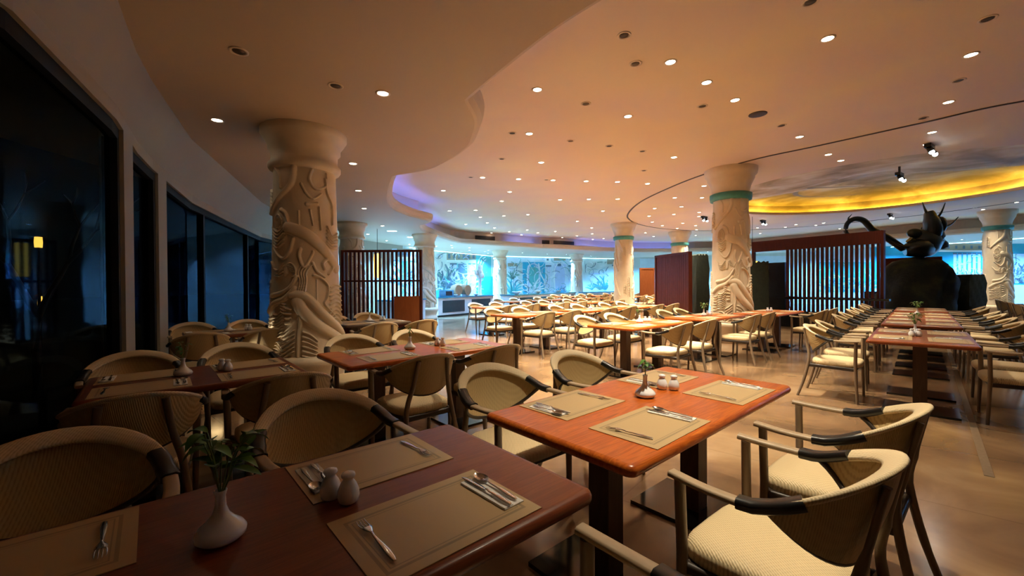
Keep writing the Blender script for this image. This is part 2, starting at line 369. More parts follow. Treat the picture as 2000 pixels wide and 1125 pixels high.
prof = [(DR + .24, .004, .38), (DR + .05, .004, .47), (DR - .35, .03, .50), (DR - 1.2, .10, .48), (DR - 2.4, .22, .36), (.3, .42, .15), (.01, .42, .15)]
for (ra, ca_, za), (rb, cb_, zb) in zip(prof, prof[1:]): ring(dm, ra, (ca_, za), rb, (cb_, zb))
dm.mat('mu_brown')
def ribbon(mb, pts, w0):
    P2 = catmull(pts, 5)
    for i in range(len(P2) - 1):
        a, b_ = P2[i], P2[i + 1]; d = (b_ - a); d.normalize(); k0 = w0 * (1 - .7 * i / len(P2)); n_ = Vector((-d.y, d.x, 0)) * k0
        mb.add([a - n_, a + n_, b_ + n_ * .9, b_ - n_ * .9], [(0, 1, 2, 3)])
for pts in ([(7.9, 12.2), (8.7, 12.7), (9.3, 13.6), (10.2, 13.9), (11.4, 13.5)], [(8.7, 12.7), (9.3, 12.6), (10.4, 12.4)], [(8.4, 12.5), (8.5, 12.0), (9.1, 11.6)]):
    ribbon(dm, [(x, y, ZM + .22) for x, y in pts], .10)
struct(dm.build('ceiling_dome'))
ys = MB().mat('yellowled')
for z_ in (.10, .115): ring(ys, DR + .14, (0, z_), DR + .17, (0, z_), 60, a0=TH0 - 1.15, a1=TH0 + 1.15)
for r_ in (.14, .17): ring(ys, DR + r_, (0, .10), DR + r_, (0, .115), 60, a0=TH0 - 1.15, a1=TH0 + 1.15)
tag(ys.build('cove_light'), 'yellow light strip glowing along the far rim of the round ceiling dome', 'light strip')

# low ceiling ring with its scalloped edge
edge = []
EN = []
for seg in EDGE:
    q = catmull(seg, 6)[:-1]; edge += [(p.x, p.y) for p in q]
WO = WALL
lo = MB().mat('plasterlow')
n = len(edge); off = []
area = sum(edge[i][0] * edge[(i + 1) % n][1] - edge[(i + 1) % n][0] * edge[i][1] for i in range(n))
sg = 1 if area > 0 else -1
for i in range(n):
    a = Vector(edge[i - 2]); b_ = Vector(edge[(i + 2) % n]); d = (b_ - a).normalized()
    nn = Vector((d.y, -d.x)) * sg; off.append((edge[i][0] + nn.x * .45, edge[i][1] + nn.y * .45))
def _p(i, t): return (edge[i][0] + (off[i][0] - edge[i][0]) * t, edge[i][1] + (off[i][1] - edge[i][1]) * t)
outer = [Vector((*p, ZL)) for p in [(WO[0][0] - .3, WO[0][1] - .5)] + [(a * 1.03, b_ * 1.03) for a, b_ in WO[1:-1]] + [(23, -4)]]
inner = [Vector((*_p(i, .28), ZL)) for i in range(n)]
tri = tessellate_polygon([outer, inner]); allv = outer + inner; fs = []
for t in tri:
    a, b_, c_ = [allv[i] for i in t]; fs.append(tuple(t) if (b_ - a).cross(c_ - a).z < 0 else tuple(reversed(t)))
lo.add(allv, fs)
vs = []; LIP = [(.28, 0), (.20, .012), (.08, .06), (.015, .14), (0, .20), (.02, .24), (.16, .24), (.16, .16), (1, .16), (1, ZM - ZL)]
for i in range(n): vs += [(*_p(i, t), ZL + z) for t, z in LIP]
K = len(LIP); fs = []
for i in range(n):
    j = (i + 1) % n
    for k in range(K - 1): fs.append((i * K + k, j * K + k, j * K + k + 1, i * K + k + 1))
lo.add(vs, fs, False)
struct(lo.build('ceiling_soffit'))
# blue strips lying on the ledge behind the lip, where the photo shows them lit
def led_run(i0, i1, label, mat='blueled', t=.34, dz=.18, w=.03):
    mb = MB().mat(mat); pts = []
    for i in range(i0, i1):
        i %= n; pts.append((edge[i][0] + (off[i][0] - edge[i][0]) * t, edge[i][1] + (off[i][1] - edge[i][1]) * t, ZL + dz))
    mb.tube(pts, w * .5, 6); tag(mb.build('cove_light'), label, 'light strip')
cum = [0]
for seg in EDGE: cum.append(cum[-1] + (len(seg) - 1) * 6)
led_run(cum[2] + 8, cum[2] + 30, 'blue light strip behind the second scallop of the ceiling edge, left')
led_run(cum[3] + 3, cum[3] + 14, 'blue light strip behind the third scallop of the ceiling edge')
led_run(cum[4] + 6, cum[4] + 15, 'blue light strip in the far cove above the arched blue mural')
led_run(cum[5] + 8, cum[5] + 22, 'blue light strip in the far cove behind the second banded column')
led_run(3, 16, 'faint violet light strip above the ceiling edge nearest the camera', t=.4, w=.012)
def cove_vent(i0, label):
    mb = MB().mat('hole'); pts = [_p(i % n, .97) for i in range(i0, i0 + 4)]
    for a, b_ in zip(pts, pts[1:]):
        mb.quad((*a, ZL + .28), (*b_, ZL + .28), (*b_, ZL + .5), (*a, ZL + .5))
        for z in (.32, .38, .44): d = (Vector(b_) - Vector(a)).normalized(); mb.tube([(*a, ZL + z), (*b_, ZL + z)], .012, 5)
    tag(mb.build('air_vent'), label, 'air vent')
cove_vent(cum[4] + 1, 'long dark air vent in the ceiling recess above the second counter')
cove_vent(cum[5] + 1, 'dark air vent in the far ceiling recess, left one')
cove_vent(cum[5] + 5, 'dark air vent in the far ceiling recess, beside the banded column')
# dark track groove on the ceiling
gp = catmull(GROOVE, 8, True)
g = MB().mat('hole'); g.tube([(p.x, p.y, ZM - .004) for p in gp], (.035, .008), 6, closed=True)
struct(g.build('trim_1'))
il = MB().mat('chairwood'); il.tube([(3.3, 2.87, .001), (10.4, 9.98, .001)], (.035, .003), 4, smooth=False); struct(il.build('trim_2'))

# ------------------------------------------------------------------ walls
def wallpos(i, t): a, b_ = WALL[i], WALL[i + 1]; return (a[0] + (b_[0] - a[0]) * t, a[1] + (b_[1] - a[1]) * t)
def strip(mb, pts, z0, z1, th=.16):
    # a wall run of real thickness following pts, thickness outwards (left of travel)
    N = len(pts); o = []
    for i in range(N):
        a = Vector(pts[max(i - 1, 0)]); b_ = Vector(pts[min(i + 1, N - 1)]); d = (b_ - a).normalized(); o.append((pts[i][0] - d.y * th, pts[i][1] + d.x * th))
    vs = []
    for p, q in zip(pts, o): vs += [(*p, z0), (*p, z1), (*q, z1), (*q, z0)]
    fs = []
    for i in range(N - 1):
        for k in range(4): fs.append((i * 4 + k, i * 4 + (k + 1) % 4, (i + 1) * 4 + (k + 1) % 4, (i + 1) * 4 + k))
    fs += [(3, 2, 1, 0), tuple((N - 1) * 4 + k for k in range(4))]
    mb.add(vs, fs)
ZW = 2.74
def wpath(i0, t0, i1, t1):
    pts = [wallpos(i0, t0)]
    for i in range(i0 + 1, i1 + 1): pts.append(WALL[i])
    pts.append(wallpos(i1, t1)); 
    return [p for k, p in enumerate(pts) if k == 0 or math.dist(p, pts[k - 1]) > 1e-3]
wl = MB().mat('wall')
strip(wl, wpath(0, 0, 2, 0), 0, 3.4)
strip(wl, wpath(2, 0, 10, .3), ZW, 3.4)                 # above the windows
strip(wl, wpath(2, 0, 10, .3), 0, .12)                  # sill
strip(wl, wpath(4, .271, 4, .72), .12, ZW)
strip(wl, wpath(6, .096, 6, .268), .12, ZW)
strip(wl, wpath(10, .3, 12, .0), 0, 3.4)
# sloped bulkhead between the wall head and the ceiling
ins = {2: 0, 3: .14, 4: .18, 5: .18, 6: .18, 7: .18, 8: .18, 9: .16, 10: .08}
vs = []
for i in range(2, 11):
    x, y = WALL[i]; k_ = 1 - ins[i]; vs += [(x, y, 2.86), (x * k_, y * k_, ZL)]
wl.add(vs, [(2 * i, 2 * i + 2, 2 * i + 3, 2 * i + 1) for i in range(8)], True)
struct(wl.build('wall_left'))
wb = MB().mat('mu_cream'); strip(wb, wpath(12, 0, 18, 0), 0, 3.4); struct(wb.build('wall_back'))
wr = MB().mat('mu_pale'); strip(wr, wpath(18, 0, 20, .4), 0, 3.4); wr.mat('wall'); strip(wr, wpath(20, .4, 21, 1), 0, 3.4); struct(wr.build('wall_right'))
wn = MB().mat('redwood'); strip(wn, [(22, -3.5), (-1.3, -3.5)], 0, 4.0); struct(wn.build('wall_near'))
# windows: frame, mullions and pane
def window(name, path, mull):
    r = struct(empty(name, (*path[0], 0))); inv = Vector((path[0][0], path[0][1], 0))
    loc = [(p[0] - inv.x, p[1] - inv.y) for p in path]
    fm_ = MB().mat('frameblack')
    def insetp(pts, d):
        o = []
        for i in range(len(pts)):
            a = Vector(pts[max(i - 1, 0)]); b_ = Vector(pts[min(i + 1, len(pts) - 1)]); t = (b_ - a).normalized(); o.append((pts[i][0] - t.y * d, pts[i][1] + t.x * d))
        return o
    fp = insetp(loc, .03)
    strip(fm_, fp, .12, .24, .08); strip(fm_, fp, ZW - .1, ZW, .08)
    tot = [0]
    for a, b_ in zip(fp, fp[1:]): tot.append(tot[-1] + math.dist(a, b_))
    def at(d):
        for i in range(len(fp) - 1):
            if d <= tot[i + 1] + 1e-6:
                t = (d - tot[i]) / (tot[i + 1] - tot[i]); a, b_ = fp[i], fp[i + 1]; return (a[0] + (b_[0] - a[0]) * t, a[1] + (b_[1] - a[1]) * t)
        return fp[-1]
    for d in [.04] + [m_ * tot[-1] for m_ in mull] + [tot[-1] - .04]:
        strip(fm_, [at(d - .04), at(d + .04)], .24, ZW - .1, .10)
    fm_.build('window_frame', r)
    pn = MB().mat('glass'); gp_ = insetp(loc, .08)
    vs = []
    for p in gp_: vs += [(*p, .2), (*p, ZW - .08)]
    pn.add(vs, [(2 * i, 2 * i + 2, 2 * i + 3, 2 * i + 1) for i in range(len(gp_) - 1)])
    pn.build('pane', r)
window('window_1', wpath(2, 0, 4, .271), [.12])
window('window_2', wpath(4, .72, 6, .096), [])
window('window_3', wpath(6, .268, 10, .3), [.22, .52, .8])

# things outside the windows, in the night
def lantern(loc, w_, h, mat, label, cat='lamp'):
    r = empty('garden_lantern', (loc[0], loc[1], -.15)); z = loc[2] + .15
    p = MB().mat('black'); p.tube([(0, 0, 0), (0, 0, z - h / 2)], .025, 8); p.box(-w_ * .7, w_ * .7, -w_ * .7, w_ * .7, z + h / 2, z + h / 2 + .03); p.build('lamp_post', r)
    q = MB().mat(mat); q.lathe([(w_ * .45, z - h / 2), (w_ * .5, z), (w_ * .45, z + h / 2)], 12); q.build('lamp_glass', r)
    tag(r, label, cat)
lantern((-9.1, 8.0, 2.22), .12, .2, 'amber', 'warm white lantern glowing outside the near left window, upper one')
lantern((-9.2, 8.1, 1.05), .07, .26, 'amber', 'thin yellow lantern glowing outside the near left window, below the white one')
tr = MB().mat('dark'); rnd = random.Random(3)
def branch(p, d, l, r, k):
    q = p + d * l; tr.tube([p, (p + q) / 2 + Vector((rnd.uniform(-.03, .03), 0, 0)), q], [r, r * .85, r * .65], 6)
    if k:
        for s_ in (-1, 1): branch(q, (d + Vector((s_ * rnd.uniform(.35, .6), rnd.uniform(-.3, .3), rnd.uniform(-.1, .2)))).normalized(), l * .72, r * .62, k - 1)
branch(Vector((0, 0, 0)), Vector((0, 0, 1)), 1.1, .07, 4)
tag(tr.build('bare_tree', loc=(-6.4, 5.6, -.15)), 'dark bare forked tree standing outside the near left window', 'tree')

# ------------------------------------------------------------------ mural paintings on the back wall
SEGS = []
def wall_hit(k):
    # point on the back wall in direction x/y = k
    for i in range(10, len(WALL) - 2):
        (x0, y0), (x1, y1) = WALL[i], WALL[i + 1]; d0 = x0 - k * y0; d1 = x1 - k * y1
        if (d0 <= 0) != (d1 <= 0):
            t = d0 / (d0 - d1); return (x0 + t * (x1 - x0), y0 + t * (y1 - y0))
def wp(a, z, d=.02):
    # a: azimuth measured along the wall as 1000 + 812 * x / y
    x, y = wall_hit((a - 1000) / 812); l_ = math.hypot(x, y); k_ = 1 - d / l_; return Vector((x * k_, y * k_, z))
def zz(a, py):
    x, y = wall_hit((a - 1000) / 812); return 1.35 + (556 - .006 * (a - 1000) - py) / 812 * y
def mrect(mb, a0, a1, y0, y1, mat, d=.02):
    mb.mat(mat); N = max(1, int((a1 - a0) / 12))
    for i in range(N):
        a = a0 + (a1 - a0) * i / N; b_ = a0 + (a1 - a0) * (i + 1) / N
        mb.quad(wp(a, zz(a, y1), d), wp(b_, zz(b_, y1), d), wp(b_, zz(b_, y0), d), wp(a, zz(a, y0), d))
def mstroke(mb, pts, wpx, mat, d=.035):
    mb.mat(mat)
    P2 = catmull(pts, 5)
    for i in range(len(P2) - 1):
        a, b_ = P2[i], P2[i + 1]; t = (b_ - a)
        if t.length < 1e-6: continue
        t.normalize(); w0 = wpx * (1 - .6 * i / len(P2)) * .5; nx, ny = -t.y * w0, t.x * w0
        q = [(a.x + nx, a.y + ny), (b_.x + nx, b_.y + ny), (b_.x - nx, b_.y - ny), (a.x - nx, a.y - ny)]
        mb.add([wp(x, zz(x, y), d) for x, y in q], [(0, 1, 2, 3)])
rnd = random.Random(11)
def plant(mb, cx, cy, s_, mat, nl=9):
    for k_ in range(nl):
        a = -PI * (.12 + .76 * k_ / (nl - 1)) + rnd.uniform(-.1, .1); l_ = s_ * rnd.uniform(.7, 1.1)
        ex, ey = cx + l_ * math.cos(a), cy + l_ * math.sin(a); bend = rnd.uniform(-.3, .3) * s_
        mstroke(mb, [(cx, cy), ((cx + ex) / 2 + bend * .3, (cy + ey) / 2 - s_ * .12), (ex, ey)], s_ * .12, mat)
def frieze(mb, a0, a1, y0, y1, sq=6):
    mrect(mb, a0, a1, y0, y1, 'mu_brown', .02); mrect(mb, a0, a1, y1 - 3, y1, 'mu_white', .03)
    for k_ in range(sq):
        a = a0 + (a1 - a0) * (k_ + .5) / sq; mrect(mb, a - 2.2, a + 2.2, y0 + 4, y1 - 6, 'mu_dark', .03)
def mcol(mb, a0, a1, y0, y1):
    mrect(mb, a0, a1, y0, y1, 'mu_lav', .02); mrect(mb, a0 - 1, a1 + 1, y0 - 3, y0, 'mu_dark', .03)
    for k_ in range(3): a = a0 + (a1 - a0) * (k_ + .5) / 3; mrect(mb, a - .5, a + .5, y0 + 1, y1, 'mu_white', .03)
def vines(mb, a0, a1, y0, y1, cnt, mats):
    for k_ in range(cnt):
        a, y = rnd.uniform(a0, a1), rnd.uniform(y0, y1); pts = [(a, y)]; th = rnd.uniform(0, 2 * PI); turn = rnd.uniform(-1.1, 1.1)
        for q in range(4): th += turn; l_ = rnd.uniform(3, 7); pts.append((min(a1, max(a0, pts[-1][0] + l_ * math.cos(th))), min(y1, max(y0, pts[-1][1] + l_ * math.sin(th)))))
        mstroke(mb, pts, rnd.uniform(.7, 1.9), rnd.choice(mats), .05)
VN = {'m1': (768, 811, 508, 585, 26), 'm2': (847, 963, 494, 578, 80), 'm3': (992, 1120, 505, 575, 90), 'm4': (1144, 1198, 512, 568, 34), 'm6': (1600, 1700, 505, 575, 40), 'm7': (1840, 2050, 497, 552, 90)}
def mural(label, fn):
    mb = MB(); fn(mb)
    if fn.__name__ in VN: v_ = VN[fn.__name__]; vines(mb, *v_, ['mu_white', 'mu_teal', 'mu_dark', 'mu_pale', 'mu_green', 'mu_lav', 'mu_white'])
    tag(mb.build('wall_mural'), label, 'mural')
def m1(mb):
    mrect(mb, 766, 812, 486, 588, 'mu_pale', .012); frieze(mb, 776, 812, 486, 505, 5); mrect(mb, 781, 796, 510, 590, 'mu_teal'); plant(mb, 788, 560, 42, 'mu_dark', 9); plant(mb, 790, 590, 30, 'mu_white', 7); mcol(mb, 799, 810, 512, 586)
mural('pale mural with a painted column and dark plants, left of the first blue column', m1)
def m2(mb):
    mrect(mb, 846, 964, 491, 588, 'mu_cream', .012); frieze(mb, 873, 930, 492, 511, 6)
    mcol(mb, 880, 892, 517, 575); mcol(mb, 916, 928, 517, 575); mrect(mb, 895, 913, 515, 578, 'mu_dark'); plant(mb, 904, 575, 50, 'mu_white', 11)
    mrect(mb, 930, 963, 498, 575, 'mu_teal'); mrect(mb, 940, 963, 540, 577, 'mu_cyan', .03)
    for r_ in (8, 13, 18): mstroke(mb, [(952 - r_, 515), (952 - r_ * .7, 515 - r_ * .7), (952, 515 - r_), (952 + r_ * .55, 515 - r_ * .7)], 2.5, 'mu_white')
    for k_ in range(3): plant(mb, 858 + k_ * 9, 575 - k_ * 6, 48, 'mu_green' if k_ % 2 else 'mu_dark', 8)
    plant(mb, 860, 585, 24, 'mu_white', 9)
mural('mural with painted columns and a frieze above the second buffet counter', m2)
def m3(mb):
    mrect(mb, 990, 1122, 502, 590, 'mu_pale', .012)
    mrect(mb, 992, 1011, 514, 520, 'mu_brown'); plant(mb, 1001, 545, 22, 'mu_green', 9); plant(mb, 1001, 575, 34, 'mu_teal', 9)
    mrect(mb, 1012, 1020, 513, 576, 'mu_cream')
    mrect(mb, 1021, 1065, 512, 578, 'mu_cyan')
    mrect(mb, 1032, 1053, 522, 576, 'mu_teal', .03)
    for r_, mt in ((12, 'mu_white'), (10, 'mu_lav')): mstroke(mb, [(1042.5 - r_, 576), (1042.5 - r_, 530), (1042.5 - r_ * .7, 519), (1042.5, 515), (1042.5 + r_ * .7, 519), (1042.5 + r_, 530), (1042.5 + r_, 576)], 2.5, mt, .045)
    plant(mb, 1042, 576, 34, 'mu_white', 9); mstroke(mb, [(1052, 515), (1056, 535), (1064, 552), (1064, 570)], 3, 'mu_white', .05)
    mrect(mb, 1065, 1076, 503, 512, 'mu_white', .03); mrect(mb, 1068, 1072, 505, 509, 'mu_dark', .04)
    mrect(mb, 1110, 1120, 503, 512, 'mu_white', .03); mrect(mb, 1113, 1117, 505, 509, 'mu_dark', .04)
    mcol(mb, 1067, 1076, 521, 574); mcol(mb, 1110, 1119, 521, 574)
    mrect(mb, 1082, 1105, 503, 509, 'mu_brown'); mrect(mb, 1082, 1105, 516, 574, 'mu_lav'); mrect(mb, 1089, 1096, 513, 520, 'mu_dark', .04)
    mstroke(mb, [(1084, 570), (1083, 530), (1088, 517), (1093, 514), (1098, 517), (1104, 530), (1103, 570)], 2, 'mu_white', .045)
    plant(mb, 1093, 574, 16, 'mu_cyan', 9)
mural('bright blue mural with a painted arch and niche, between the slim blue columns', m3)
def m4(mb):
    mrect(mb, 1142, 1200, 504, 572, 'mu_cream', .012); mrect(mb, 1144, 1200, 503, 506, 'mu_brown', .03)
    plant(mb, 1156, 566, 16, 'mu_teal', 7); plant(mb, 1172, 566, 20, 'mu_green', 8); plant(mb, 1182, 566, 28, 'mu_teal', 9)
    mcol(mb, 1189, 1198, 520, 566); mrect(mb, 1186, 1200, 505, 516, 'mu_brown')
mural('pale green mural with painted shrubs just left of the banded middle column', m4)
def m5(mb): mrect(mb, 1250, 1284, 505, 560, 'mu_pale', .012)
mural('plain pale painted wall piece right of the banded middle column', m5)
def m5b(mb):
    mrect(mb, 1346, 1384, 497, 516, 'mu_brown', .012)
    for k_ in range(4): mrect(mb, 1350 + k_ * 9, 1355 + k_ * 9, 501, 506, 'mu_dark', .03)
mural('dim mural frieze with dark squares behind the dark red screen', m5b)
def m6(mb):
    mrect(mb, 1462, 1700, 500, 582, 'mu_pale', .012)
    for k_ in range(8): plant(mb, 1610 + k_ * 12, 570, 36, 'mu_cyan' if k_ % 2 else 'mu_white', 8)
    mrect(mb, 1600, 1700, 512, 570, 'mu_teal', .02); mrect(mb, 1550, 1597, 498, 580, 'mu_cream', .04)
mural('blue mural seen through the dark slats of the large screen', m6)
def m7(mb):
    mrect(mb, 1700, 2060, 476, 556, 'mu_cyan', .012); frieze(mb, 1830, 1920, 476, 492, 6)
    for k_ in range(7): mcol(mb, 1862 + k_ * 9.5, 1868 + k_ * 9.5, 497, 552)
    for k_ in range(9): plant(mb, 1858 + k_ * 8, 552, 26, 'mu_pale' if k_ % 2 else 'mu_dark', 8)
    for k_ in range(8): plant(mb, 1978 + k_ * 8, 552, 40, 'mu_white' if k_ % 2 else 'mu_dark', 8)
    mrect(mb, 1975, 2060, 496, 520, 'mu_pale', .03)
mural('deep blue mural with painted columns around the far right column', m7)

# ------------------------------------------------------------------ carved columns
def relief():
    NA, NZ = 420, 560
    Hf = np.zeros((NZ, NA), np.float32)
    Z0, Z1 = .46, 2.84
    R0 = .43
    aa = (np.arange(NA) / NA * 2 * PI - PI) * R0        # arc coordinate, 0 faces the camera
    zz_ = Z0 + np.arange(NZ) / (NZ - 1) * (Z1 - Z0)
    def seg(p, q, w0, w1, h):
        wmx = max(w0, w1)
        i0 = max(0, int((min(p[1], q[1]) - wmx - Z0) / (Z1 - Z0) * (NZ - 1))); i1 = min(NZ, int((max(p[1], q[1]) + wmx - Z0) / (Z1 - Z0) * (NZ - 1)) + 2)
        j0 = int((min(p[0], q[0]) - wmx + PI * R0) / (2 * PI * R0) * NA); j1 = int((max(p[0], q[0]) + wmx + PI * R0) / (2 * PI * R0) * NA) + 2
        if i1 <= i0: return
        js = np.arange(j0, j1); A = js / NA * 2 * PI * R0 - PI * R0; Z = zz_[i0:i1]
        AA, ZZ = np.meshgrid(A, Z); d = np.array([q[0] - p[0], q[1] - p[1]]); L2 = (d ** 2).sum() + 1e-9
        t = np.clip(((AA - p[0]) * d[0] + (ZZ - p[1]) * d[1]) / L2, 0, 1)
        dist = np.hypot(AA - p[0] - t * d[0], ZZ - p[1] - t * d[1]); w_ = w0 + (w1 - w0) * t
        hh = h * np.sqrt(np.clip(1 - (dist / w_) ** 2, 0, 1))
        sub = Hf[i0:i1][:, js % NA]; Hf[i0:i1, js % NA] = np.maximum(sub, hh)
    def stroke(pts, w_, h, taper=.35):
        P2 = catmull(pts, 4)
        N = len(P2) - 1
        for i in range(N): seg((P2[i].x, P2[i].y), (P2[i + 1].x, P2[i + 1].y), w_ * (1 - taper * i / N), w_ * (1 - taper * (i + 1) / N), h)
    def loc(x, y):
        # carving layout on the side that faces the room: x 140..880, y 0 (top) .. 2100 (foot)
        cx = 478 + y * .018; hw = 325 + y * .020; sn = max(-.985, min(.985, (x - cx) / hw)); an = math.asin(sn)
        py = 310 + y / 5.115; return (an * R0, 1.35 + (558.5 - py) / 812 * (5.5 - .42 * math.cos(an)))
    def S(pts, wpx, h, y0=0, taper=.35): stroke([loc(x, y + y0) for x, y in pts], wpx * .5 * .00125, h, taper)
    D = 1023
    S([(140, 490), (200, 420), (300, 370), (390, 270)], 75, .045, D); S([(180, 340), (260, 320), (350, 260), (410, 150)], 55, .040, D)
    S([(360, 335), (460, 345), (540, 400), (650, 520), (760, 620), (870, 750)], 95, .050, D, .1)
    S([(420, 410), (480, 520), (600, 640), (720, 720), (840, 800)], 130, .055, D, .25)
    S([(380, 400), (420, 480), (445, 620), (430, 760), (430, 960)], 44, .03, D)
    for k_ in range(9): S([(200, 520 + k_ * 28), (240, 530 + k_ * 28), (285, 490 + k_ * 30)], 18, .035, D)
    for k_ in range(6): S([(150, 560 + k_ * 40), (185, 560 + k_ * 40), (200, 530 + k_ * 40)], 18, .03, D)
    for k_ in range(4): S([(270, 410 + k_ * 30), (300, 430 + k_ * 30)], 26, .035, D); S([(315, 470 + k_ * 50), (350, 480 + k_ * 45)], 26, .035, D)
    for k_ in range(6): S([(290, 760 + k_ * 42), (340, 730 + k_ * 40), (390, 690 + k_ * 42)], 20, .035, D)
    for k_ in range(6): S([(210, 790 + k_ * 30), (250, 800 + k_ * 32), (290, 860 + k_ * 26)], 18, .03, D)
    for k_ in range(6): S([(475, 710 + k_ * 48), (540, 740 + k_ * 46), (610, 810 + k_ * 36)], 26, .036, D, .6)
    for k_ in range(5): S([(700, 850 + k_ * 22), (740, 800 + k_ * 26), (780, 860 + k_ * 20)], 16, .025, D)
    S([(570, 140), (640, 170), (710, 250), (700, 380), (680, 440), (780, 560)], 30, .035, D); S([(600, 190), (605, 400)], 14, .015, D)
    for k_ in range(9): S([(735 + 8 * (k_ % 2), 260 + k_ * 45), (790, 240 + k_ * 42), (860, 260 + k_ * 48)], 22, .03, D)
    for k_ in range(5): S([(170 + k_ * 6, 10 + k_ * 12), (200, 80 + k_ * 14), (240, 90 + k_ * 16), (280, 20 + k_ * 30)], 14, .028, D)
    for k_ in range(5): S([(300 + k_ * 5, 150 - k_ * 6), (300 + k_ * 6, 60 - k_ * 4), (350, 20 + k_ * 18), (400, 80 + k_ * 10), (400 - k_ * 8, 160)], 14, .028, D)
    for k_ in range(4): S([(420 + k_ * 22, 300), (440 + k_ * 20, 200), (420 + k_ * 26, 110), (460 + k_ * 30, 40)], 20, .024, D)
    S([(370, 50), (345, 250), (220, 420), (160, 570)], 70, .040); S([(180, 100), (230, 180), (240, 300)], 40, .022)
    S([(250, 520), (300, 560), (330, 680)], 46, .025)
    for k_ in range(6): S([(180 + k_ * 3, 700 + k_ * 34), (230, 740 + k_ * 32), (290 - k_ * 2, 680 + k_ * 34)], 17, .032)
    for k_ in range(3): S([(190 + k_ * 14, 700), (195 + k_ * 12, 620), (230, 570 + k_ * 16), (262 - k_ * 10, 620), (262 - k_ * 10, 700)], 15, .03)
    S([(320, 690), (480, 740), (620, 850), (720, 960), (800, 1090)], 120, .045, 0, .1)
    S([(370, 800), (340, 930), (270, 1000), (190, 900)], 34, .03)
    S([(545, 90), (520, 180), (560, 260), (620, 280), (690, 240), (690, 120)], 36, .026); S([(680, 180), (700, 320), (750, 450), (755, 640)], 34, .028)
    S([(440, 240), (490, 330), (560, 380), (640, 330)], 30, .022); S([(500, 440), (600, 430)], 46, .022)
    S([(530, 500), (560, 650)], 26, .02); S([(620, 470), (640, 700)], 30, .024); S([(420, 520), (425, 660)], 26, .02)
    for k_ in range(6): S([(700, 660 + k_ * 38), (750, 760 + k_ * 26), (810, 730 + k_ * 34)], 17, .03)
    S([(440, 900), (430, 980), (480, 1080), (550, 960), (560, 920)], 40, .03); S([(680, 1100), (660, 1040), (710, 1000), (760, 1080), (720, 1150)], 40, .03)
    S([(560, 1040), (600, 1120), (680, 1180)], 34, .025)
    rr_ = random.Random(5)
    for k_ in range(16):                                  # the sides that are turned away
        a0 = (PI * .52 + rr_.random() * PI * .96) * R0; z0 = .55 + rr_.random() * 2.0; dx_ = rr_.uniform(-.25, .25); dz_ = rr_.uniform(.3, .7)
        if k_ % 2: stroke([(a0, z0), (a0 + dx_ * .6, z0 + dz_ * .5), (a0 + dx_, min(2.8, z0 + dz_))], rr_.uniform(.03, .06), rr_.uniform(.03, .05))
        else:
            for q in range(7): stroke([(a0, z0 + q * .045), (a0 + .06, z0 + q * .045 + .015), (a0 + .11, z0 + q * .045 - .03)], .011, .03)
    vs = np.zeros((NZ, NA, 3), np.float32)
    rad = .445 - .055 * (zz_ - Z0) / (Z1 - Z0) + .015 * np.exp(-((zz_ - Z0) / .25) ** 2)
    an = np.arange(NA) / NA * 2 * PI - PI
    Rr = rad[:, None] - .022 + Hf
    # angle 0 looks along -y of the column
    vs[..., 0] = Rr * np.sin(an)[None]; vs[..., 1] = -Rr * np.cos(an)[None]; vs[..., 2] = zz_[:, None]
    me = bpy.data.meshes.new('shaft'); ii = np.arange((NZ - 1) * NA).reshape(NZ - 1, NA); jn = np.roll(np.arange(NA), -1)
    base = np.arange(NZ - 1)[:, None] * NA
    F = np.stack([base + np.arange(NA), base + jn, base + NA + jn, base + NA + np.arange(NA)], -1).reshape(-1, 4)
    me.vertices.add(NZ * NA); me.vertices.foreach_set('co', vs.reshape(-1))
    me.loops.add(F.size); me.loops.foreach_set('vertex_index', F.reshape(-1).astype(np.int32))
    me.polygons.add(len(F)); me.polygons.foreach_set('loop_start', np.arange(len(F), dtype=np.int32) * 4); me.polygons.foreach_set('loop_total', np.full(len(F), 4, np.int32))
    me.polygons.foreach_set('use_smooth', np.ones(len(F), bool)); me.materials.append(M['stone']); me.update(calc_edges=True); me.validate()
    return me
SHAFT = relief()
BASEP = [(.47, 0), (.49, .03), (.49, .09), (.455, .13), (.46, .20), (.495, .30), (.525, .36), (.535, .40), (.525, .44), (.47, .475), (.40, .48)]
def column(x, y, top, label, band, rz, sc=1.0, group=None):
    r = empty('carved_column', (x, y, 0), rz); ztop = ZM if top else ZL
    zs = 3.32 if top else 2.84; k_ = (zs - .46) / (2.84 - .46)
    MB().mat('stone').lathe([(a * sc, z) for a, z in BASEP], 48).build('column_base', r)
    o = bpy.data.objects.new('shaft', SHAFT); COL.objects.link(o); o.parent = r; o.scale = (sc, sc, k_); o.location.z = .46 - .46 * k_
    cpf = [(.36, zs - .02), (.415, zs), (.435, zs + .03), (.435, zs + .07), (.405, zs + .10), (.395, zs + .14)]
    if band: cpf += [(.40, zs + .20), (.43, zs + .30), (.47, zs + .38), (.50, zs + .44), (.50, zs + .50), (.545, zs + .54), (.56, zs + .62), (.56, ztop)]
    else: cpf += [(.40, zs + .25), (.435, zs + .27), (.435, zs + .33), (.47, zs + .38), (.50, zs + .43), (.515, zs + .45), (.515, ztop)]
    MB().mat('stone').lathe([(a * sc, z) for a, z in cpf], 48).build('capital', r)
    if band: MB().mat('teal').lathe([(.40 * sc, zs - .05), (.432 * sc, zs - .045), (.445 * sc, zs + .03), (.445 * sc, zs + .10), (.41 * sc, zs + .115)], 48).build('teal_band', r)
    tag(r, label, 'column', group)
def face(x, y): return math.atan2(-x, y) if False else -math.atan2(x, y)
column(-2.72, 5.5, 0, 'large carved cream column with fern relief, left of centre', 0, face(-2.72, 5.5))
